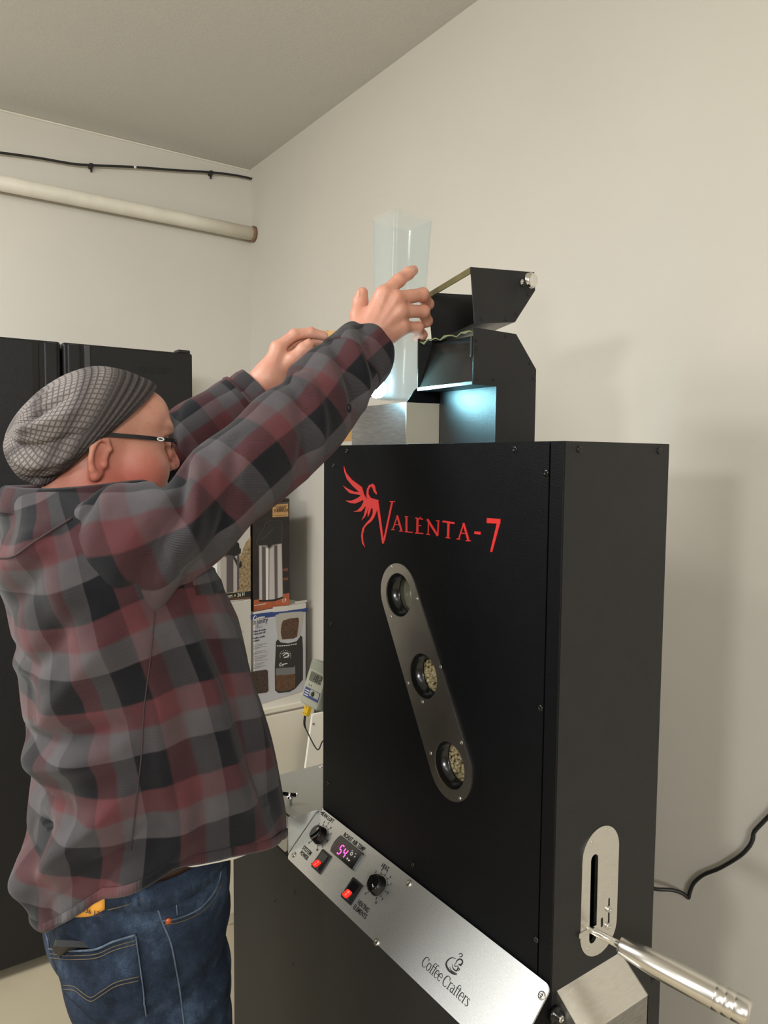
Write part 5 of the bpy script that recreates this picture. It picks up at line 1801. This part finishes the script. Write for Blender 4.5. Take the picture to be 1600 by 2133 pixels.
for a_, b_, amp, wd in (((.30, .93), (.47, .98), .004, .010), ((.33, .90), (.47, .93), -.004, .010), ((.35, .86), (.47, .905), .004, .012), ((.38, .82), (.46, .84), -.004, .012), ((.40, .55), (.46, .5), .006, .02), ((.33, .46), (.42, .5), -.005, .015)):
    d, t = seg_d(JP[:, 1:], a_, b_)
    wr_ += amp * np.exp(-(d / wd) ** 2)
outw = JP - np.array([-1.205, .36, 0]); outw[:, 2] = 0
outw /= np.linalg.norm(outw, axis=1, keepdims=True) + 1e-9
JP = JP + outw * wr_[:, None]
jeans = npmesh('jeans', JP, JF, 'denim', man)
jb = BVHTree.FromPolygons([Vector(v) for v in JP], [tuple(map(int, f_)) for f_ in JF])


def ring_band(name, z0, z1, off, m, n=90, a=.1935, bb=.1335):
    t = np.linspace(-np.pi, np.pi, n, endpoint=False)
    G = []
    for zz, o in ((z0, -.002), (z0, off), (z1, off), (z1, -.004)):
        # follow the jeans outline at this height
        row = []
        for q in t:
            d = Vector((math.cos(q), math.sin(q), 0))
            h, nn, i, dist = jb.ray_cast(Vector((-1.205, .345, min(max(zz, .9), 1.083))) + d * .6, -d)
            rr_ = (.6 - dist) if h is not None else .15
            row.append([-1.205 + d[0] * (rr_ + o), .345 + d[1] * (rr_ + o), zz + .12 * max(d[1] * rr_, -.02)])
        G.append(row)
    return grid_mesh(name, np.array(G), m, man)


ring_band('waistband', 1.066, 1.103, .0035, 'denim')
ring_band('belt', 1.098, 1.124, .0005, 'belt_brown')
jl = [(277, 1838), (290, 1835)], [(277, 1886), (290, 1884)]
wb = BVHTree.FromPolygons([Vector(v) for v in JP], [tuple(map(int, f_)) for f_ in JF])
patch('belt_loop', jb, jl, 'denim', jeans, .0095, 5, 8)
# back pocket with its stitched edges
pk_t = [(108, 1974), (140, 1979), (200, 1976), (240, 1958), (284, 1944)]
pk_b = [(140, 2068), (176, 2100), (205, 2126), (246, 2130), (304, 2110)]
patch('back_pocket', jb, (pk_t, pk_b), 'denim', jeans, .0045, 16, 14)
seam('pocket_edge', jb, [(p[0], p[1] - 1) for p in pk_t], .0016, 'denim_edge', jeans, .0050)
seam('pocket_edge', jb, [(285, 1945), (292, 2000), (299, 2060), (304, 2110)], .0011, 'denim_edge', jeans, .0048)
seam('pocket_edge', jb, [(108, 1975), (106, 1960), (102, 1945), (101, 1928)], .0016, 'denim_edge', jeans, .0040)
for dy in (9, 17):
    seam('stitch_line', jb, [(p[0] + 2, p[1] + dy) for p in pk_t], .0006, 'thread_tan', jeans, .0052)
for dy in (0, 8):
    seam('stitch_line', jb, [(140, 2049 + dy), (162, 2052 + dy), (178, 2064 + dy), (195, 2073 + dy), (215, 2061 + dy), (245, 2042 + dy), (290, 2030 + dy)], .0006, 'thread_tan', jeans, .0054)
# front pocket, side seam, rivets
seam('front_pocket_edge', jb, [(338, 1917), (370, 1912), (410, 1895), (438, 1868), (455, 1835), (461, 1800)], .0013, 'denim_edge', jeans, .0010)
seam('front_pocket_edge', jb, [(340, 1925), (372, 1920), (414, 1902), (444, 1873), (462, 1836)], .0006, 'thread_tan', jeans, .0012)
seam('coin_pocket_edge', jb, [(364, 1842), (366, 1870), (369, 1905)], .0010, 'denim_edge', jeans, .0010)
seam('side_seam', jb, [(322, 1857), (328, 1890), (340, 1925), (356, 1965), (366, 2015), (374, 2060), (383, 2133)], .0013, 'denim_edge', jeans, .0006)
seam('stitch_line', jb, [(228, 1893), (262, 1884), (295, 1872), (322, 1858)], .0007, 'thread_tan', jeans, .0045)
for px_, py_ in ((370, 1843), (351, 1918)):
    h, n = hit(jb, px_, py_)
    lathe('rivet', h, h + n * .003, [(0, .0050), (.5, .0050), (.9, .003), (1, .001)], 'copper', jeans, 16)
patch('leather_tag', jb, ([(158, 1872), (190, 1870), (222, 1862)], [(162, 1906), (195, 1904), (220, 1893)]), 'tag_leather', jeans, .0075, 10, 6)
h, n = hit(jb, 203, 1893, .0095)
ex = np.cross([0, 0, 1], n); ex = ex / np.linalg.norm(ex)
if ex @ np.array(RX) < 0: ex = -ex
text('tag_print', Frame(h, ex, np.cross(n, ex)), 'W36  L30', -.022, -.004, .0095, 'seam_thread', jeans, h=.0004, th=.0003)
# shoes
mat('shoe_leather', srgb(60, 48, 40), .6)
for s, x in ((1, -1.10), (-1, -1.33)):
    SP, SFc = nets([('+', .02, [(.03, [(.03, ell((x, .40, .045), (.048, .135, .050))), (.03, ell((x, .335, .075), (.044, .062, .070)))])]), ('-', .003, [(.001, [(.001, lambda p: p[:, 2] - .004)])])], (x - .07, .24, -.02), (x + .07, .56, .17), .006, 1)
    npmesh('shoe', SP, SFc, 'shoe_leather', man)

# phone in the back pocket
h0, n0 = hit(jb, 160, 1968, 0)
nh = np.array([n0[0], n0[1], 0]); nh /= np.linalg.norm(nh)
vd = np.array([.93, -.36, 0])
nh = nh * .35 + vd * .65; nh /= np.linalg.norm(nh)
pf = Frame(h0 - nh * .002, np.cross([0, 0, 1], nh), np.array([0, 0, 1.]) + nh * .75)
ph = decal('phone', pf, [rrect(-.034, -.120, .034, .012, .007)], 'phone_black', None, .0085, 0)
tag(ph, 'black phone with rounded corners sticking out of the back pocket of the jeans', 'phone')

# ------------------------------------------------------------------ beanie
HK = [((322, 803), (105, 985), .0845, 0), ((311, 794), (103, 994), .0890, 0), ((288, 784), (98, 1006), .0940, 0), ((250, 770), (84, 1013), .0980, 0), ((195, 763), (62, 1008), .1000, 0), ((140, 778), (38, 992), .0950, 0), ((92, 806), (17, 962), .082, 0), ((60, 835), (9, 935), .060, 0), ((42, 855), (12, 912), .035, 0), ((33, 868), (16, 898), .010, 0)]
Kr = []
for f_, b_, wd, _ in HK:
    a_, c_ = at(*f_, -1.235), at(*b_, -1.235)
    Kr.append([*((a_ + c_) / 2), *((a_ - c_) / 2), wd])
Kr = np.array(catmull([np.array(k) for k in Kr], 110))
tt = np.linspace(-np.pi, np.pi, 160, endpoint=False)
HP = Kr[:, None, :3] + Kr[:, None, 3:6] * np.cos(tt)[None, :, None] + np.array([1., 0, 0]) * (Kr[:, 6][:, None] * np.sin(tt)[None, :])[..., None]
vq = np.linspace(0, 1, 110)
sl_ = np.concatenate([[0], np.cumsum(np.linalg.norm(np.diff(HP, axis=0), axis=2).mean(1))])
Sg = np.stack(np.meshgrid(sl_, tt * .095, indexing='ij'), -1)
T_ = lambda s, d: (s, math.radians(d) * .095)
hf = folds(Sg, [(T_(.05, 100), T_(.16, 140), -.012, .010), (T_(.045, 120), T_(.14, 158), .008, .010), (T_(.075, 80), T_(.19, 118), .009, .012), (T_(.10, 62), T_(.20, 100), -.010, .010), (T_(.12, 40), T_(.22, 85), .007, .010), (T_(.03, 150), T_(.09, 172), -.012, .012),
                (T_(.06, -100), T_(.16, -140), -.010, .012), (T_(.16, 20), T_(.24, 60), -.006, .010), (T_(.18, 110), T_(.26, 140), -.008, .010), (T_(.20, 90), T_(.27, 110), .006, .010)])
hn = grid_normals(HP)
hn *= np.sign(((HP - Kr[:, None, :3]) * hn).sum(-1).mean())
HP = HP + hn * (hf * (np.clip(sl_ / .03, 0, 1) * np.clip((sl_[-1] - sl_) / .06, 0, 1))[:, None])[..., None]
mh = bpy.data.materials.new('beanie_knit')
mh.use_nodes = True
nt = mh.node_tree
b = nt.nodes['Principled BSDF']
b.inputs['Roughness'].default_value = .95
b.inputs['Specular IOR Level'].default_value = .1
at_ = nt.nodes.new('ShaderNodeAttribute'); at_.attribute_name = 'weave'
spx = nt.nodes.new('ShaderNodeSeparateXYZ'); nt.links.new(at_.outputs['Vector'], spx.inputs[0])


def mth(op, a, bb=None):
    n = nt.nodes.new('ShaderNodeMath'); n.operation = op
    for i, x in enumerate((a, bb)):
        if x is None: continue
        if isinstance(x, (int, float)): n.inputs[i].default_value = x
        else: nt.links.new(x, n.inputs[i])
    return n.outputs[0]


# fine dark ribs both ways, with broader dark bands around the hat
g1 = mth('POWER', mth('ABSOLUTE', mth('SINE', mth('MULTIPLY', spx.outputs[0], math.pi / .0072))), 9)
g2 = mth('POWER', mth('ABSOLUTE', mth('SINE', mth('MULTIPLY', spx.outputs[1], math.pi / .0090))), 9)
gr = mth('MAXIMUM', g1, g2)
ba = mth('ADD', mth('MULTIPLY', mth('SINE', mth('MULTIPLY', spx.outputs[0], 2 * math.pi / .062)), .5), .5)
ba = mth('POWER', ba, 3)
fi = mth('ADD', mth('MULTIPLY', mth('SINE', mth('MULTIPLY', spx.outputs[0], 2 * math.pi / .0085)), .5), .5)
edge = nt.nodes.new('ShaderNodeMapRange'); edge.inputs[1].default_value, edge.inputs[2].default_value, edge.inputs[3].default_value, edge.inputs[4].default_value = .045, .062, 1, 0
nt.links.new(spx.outputs[0], edge.inputs[0])
dk_ = mth('MAXIMUM', mth('MULTIPLY', ba, .75), edge.outputs[0])
m1 = nt.nodes.new('ShaderNodeMix'); m1.data_type = 'RGBA'; m1.inputs[6].default_value = (*srgb(140, 133, 129), 1); m1.inputs[7].default_value = (*srgb(64, 57, 57), 1)
nt.links.new(mth('MULTIPLY', gr, .68), m1.inputs[0])
m3 = nt.nodes.new('ShaderNodeMix'); m3.data_type = 'RGBA'; m3.inputs[6].default_value = (*srgb(58, 53, 53), 1); m3.inputs[7].default_value = (*srgb(90, 84, 83), 1)
nt.links.new(fi, m3.inputs[0])
m2 = nt.nodes.new('ShaderNodeMix'); m2.data_type = 'RGBA'
nt.links.new(dk_, m2.inputs[0]); nt.links.new(m1.outputs[2], m2.inputs[6]); nt.links.new(m3.outputs[2], m2.inputs[7])
nt.links.new(m2.outputs[2], b.inputs['Base Color'])
bp = nt.nodes.new('ShaderNodeBump'); bp.inputs['Strength'].default_value = .6; bp.inputs['Distance'].default_value = .0015
iv = mth('SUBTRACT', 1.0, gr)
nt.links.new(iv, bp.inputs['Height']); nt.links.new(bp.outputs[0], b.inputs['Normal'])
MATS['beanie_knit'] = mh
# turned-in brim edge
rim = np.stack([HP[0] + (Kr[0, None, :3] - HP[0]) * f_ + (HP[1] - HP[0]) * g_ for f_, g_ in ((.10, 2.0), (.07, .2), (.03, -.6))])
HP2 = np.concatenate([rim, HP, HP[-1:] * .3 + HP[-1:].mean(1, keepdims=True) * .7, np.repeat(HP[-1:].mean(1, keepdims=True), 160, 1) + .0 * HP[-1:]])
WB = np.concatenate([np.repeat(Sg[:1], 3, 0), Sg, Sg[-1:], Sg[-1:]])
grid_mesh('beanie', HP2, 'beanie_knit', man, WB)

# ------------------------------------------------------------------ glasses
gls = thing('glasses', tuple(HC), 'x', 'x')
del gls['label'], gls['category']
gls.parent = man
gls.location = Vector(HC) - wpos(man)
mat('glasses_black', (.010, .010, .011), .3)
for s in (1, -1):
    x = HC[0] + s * .074
    p0, p1, p2 = np.array([HC[0] + s * .079, .292, 1.7335]), np.array([HC[0] + s * .077, .34, 1.731]), np.array([HC[0] + s * .073, .398, 1.7265])
    bm = bmesh.new()
    for a_, c_ in ((p0, p1), (p1, p2)):
        k = len(bm.verts)
        vs_ = []
        for q, hh in ((a_, .0032), (c_, .0030)):
            for dx, dz in ((-.0012, -hh), (.0012, -hh), (.0012, hh), (-.0012, hh)):
                vs_.append(bm.verts.new(q + np.array([dx, 0, dz])))
        for q in ((0, 1, 2, 3), (7, 6, 5, 4), (0, 4, 5, 1), (1, 5, 6, 2), (2, 6, 7, 3), (3, 7, 4, 0)): bm.faces.new([vs_[i] for i in q])
    bm_obj('temple', bm, 'glasses_black', gls)
    if s == 1:
        ef = Frame(np.array([p2[0] + .0040 - .0012, .376, 1.7283]), (0, 1, -.06), (0, .06, 1))
        decal('emblem', ef, ring_polys(0, 0, .0052, .0021, .0017, 18), 'print_white', gls, .0008, -.004)
    lx = HC[0] + s * .036
    LFm = Frame((lx, .4105, 1.712), (1, -s * .18, 0), (0, .14, 1))
    lens = rrect(-.029, -.019, .029, .0175, .012, 6)
    plate('lens', LFm, [lens], .0014, 'window_glass', gls)
    tube('rim', [LFm.p(a_, b_ + .0002, 0) for a_, b_ in arc(0, .0, .030, .0185, 15, 165, 14)], .0011, 'glasses_black', gls, 6)
    tube('hinge', [p2, LFm.p(s * .029, .008, 0)], .0022, 'glasses_black', gls, 6)
tube('bridge', [(HC[0] - .009, .4165, 1.7155), (HC[0], .4195, 1.7185), (HC[0] + .009, .4165, 1.7155)], .0012, 'glasses_black', gls, 6, 8)

# ------------------------------------------------------------------ clear container tipped into the hopper
c0, c1 = at(826, 834, -1.140), at(838, 456, -1.140)
cn = thing('clear_container', tuple(c0), 'tall clear plastic container held over the roaster hopper', 'container')
axc = (c1 - c0) / np.linalg.norm(c1 - c0)
ey_ = np.array([1., 0, 0]) - axc * axc[0]
ey_ /= np.linalg.norm(ey_)
ex_ = np.cross(ey_, axc)
if ex_[1] < 0: ex_ = -ex_
Hc = np.linalg.norm(c1 - c0)


def tub(rows, name, m):
    V, F = [], []
    n = None
    for t, hw, r in rows:
        pts = rrect(-hw, -hw * .94, hw, hw * .94, r, 4)
        n = len(pts)
        for a_, b_ in pts: V.append(c0 + axc * t * Hc + ex_ * a_ + ey_ * b_)
    for k in range(len(rows) - 1):
        for i in range(n):
            j = (i + 1) % n
            F.append((k * n + i, k * n + j, (k + 1) * n + j, (k + 1) * n + i))
    F.append(tuple(range(n))[::-1])
    return pymesh(name, V, F, m, cn, True)


tub([(0, .027, .010), (.010, .031, .010), (.035, .0335, .010), (.5, .0380, .011), (.985, .0430, .012), (.99, .0440, .012), (1.0, .0445, .012)], 'wall', 'clear_plastic')
tub([(.006, .026, .009), (.04, .0318, .009), (.5, .0364, .010), (.985, .0415, .011)], 'inner_wall', 'clear_plastic')

# brown cardboard held between the left fingers
kf = Frame((0, .868, 0), (1, 0, 0), (0, 0, 1))
a_, b_, c_, d_ = kf.px(681, 690), kf.px(738, 687), kf.px(738, 918), kf.px(684, 921)
c_, d_ = (c_[0], max(c_[1], TZ1 + .012)), (d_[0], TZ1 + .012)
kb_ = plate('cardboard_sheet', kf, [[d_, c_, b_, (b_[0] - .01, b_[1] + .0015), (a_[0] + .006, a_[1] - .001), (a_[0] + .002, a_[1] + .002), a_]], .004, 'cardboard', None)
tag(kb_, 'upright piece of brown cardboard between the fingers, beside the hopper', 'cardboard')
ws = tube('white_tube', [at(683, 908, .845, 1), at(704, 934, .845, 1) + np.array([0, 0, .0])], .0038, 'white_laminate', None, 10)
tag(ws, 'short slim white tube crossing the foot of the cardboard', 'tube')

# ------------------------------------------------------------------ LED work lamp clipped to the hopper
lm = thing('led_lamp', (-1.245, .80, HZ), 'small bright white LED lamp clipped to the hopper rim', 'lamp')
mat('led_glow', (1, 1, 1), .4, emit=(.40, .77, 1.0), estr=80.0)
ldir = np.array([-.985, .8585, 1.800]) - at(786, 810, -1.112); ldir /= np.linalg.norm(ldir)
LC = at(786, 810, -1.112)
fdir = ldir
sp_ = bpy.data.lights.new('led_beam', 'SPOT')
sp_.energy, sp_.color, sp_.spot_size, sp_.spot_blend, sp_.shadow_soft_size = 3.2, (.34, .86, 1.0), math.radians(96), .65, .016
so = bpy.data.objects.new('led_beam', sp_)
COL.objects.link(so)
so.parent = lm
so.location = Vector(LC + ldir * .022) - wpos(lm)
so.rotation_euler = Vector(ldir).to_track_quat('-Z', 'Y').to_euler()
lathe('lamp_case', LC - ldir * .022, LC - ldir * .006, [(0, .008), (.3, .014), (1, .0165)], 'black_plastic', lm, 24)
lathe('lamp_face', LC - ldir * .007, LC + ldir * .017, [(0, .0160), (.25, .0168), (.5, .0158), (.75, .0125), (.92, .0075), (1, .001)], 'led_glow', lm, 24)
tube('lamp_neck', [LC - ldir * .020, LC - ldir * .04 + np.array([0, 0, .004]), np.array([HX0 + .004, HY0 + .02, HZ + .03]), np.array([HX0 + .001, HY0 + .02, HZ - .004])], .003, 'black_plastic', lm, 8, 20)
box('lamp_clip', (HX0 - .006, HY0 + .012, HZ - .018), (HX0 + .006, HY0 + .028, HZ + .006), 'black_plastic', lm, .001)

# ------------------------------------------------------------------ finger nails of the near hand
bb_ = BVHTree.FromPolygons([Vector(v) for v in BP], [tuple(map(int, f_)) for f_ in BFc])
for tp, bt in (([(741, 606), (746, 602), (750, 604)], [(742, 618), (746, 619), (749, 618)]), ([(857, 557), (862, 556), (866, 560)], [(851, 563), (857, 565), (861, 567)])):
    patch('nail', bb_, (tp, bt), 'nail', body, .0006, 7, 7)
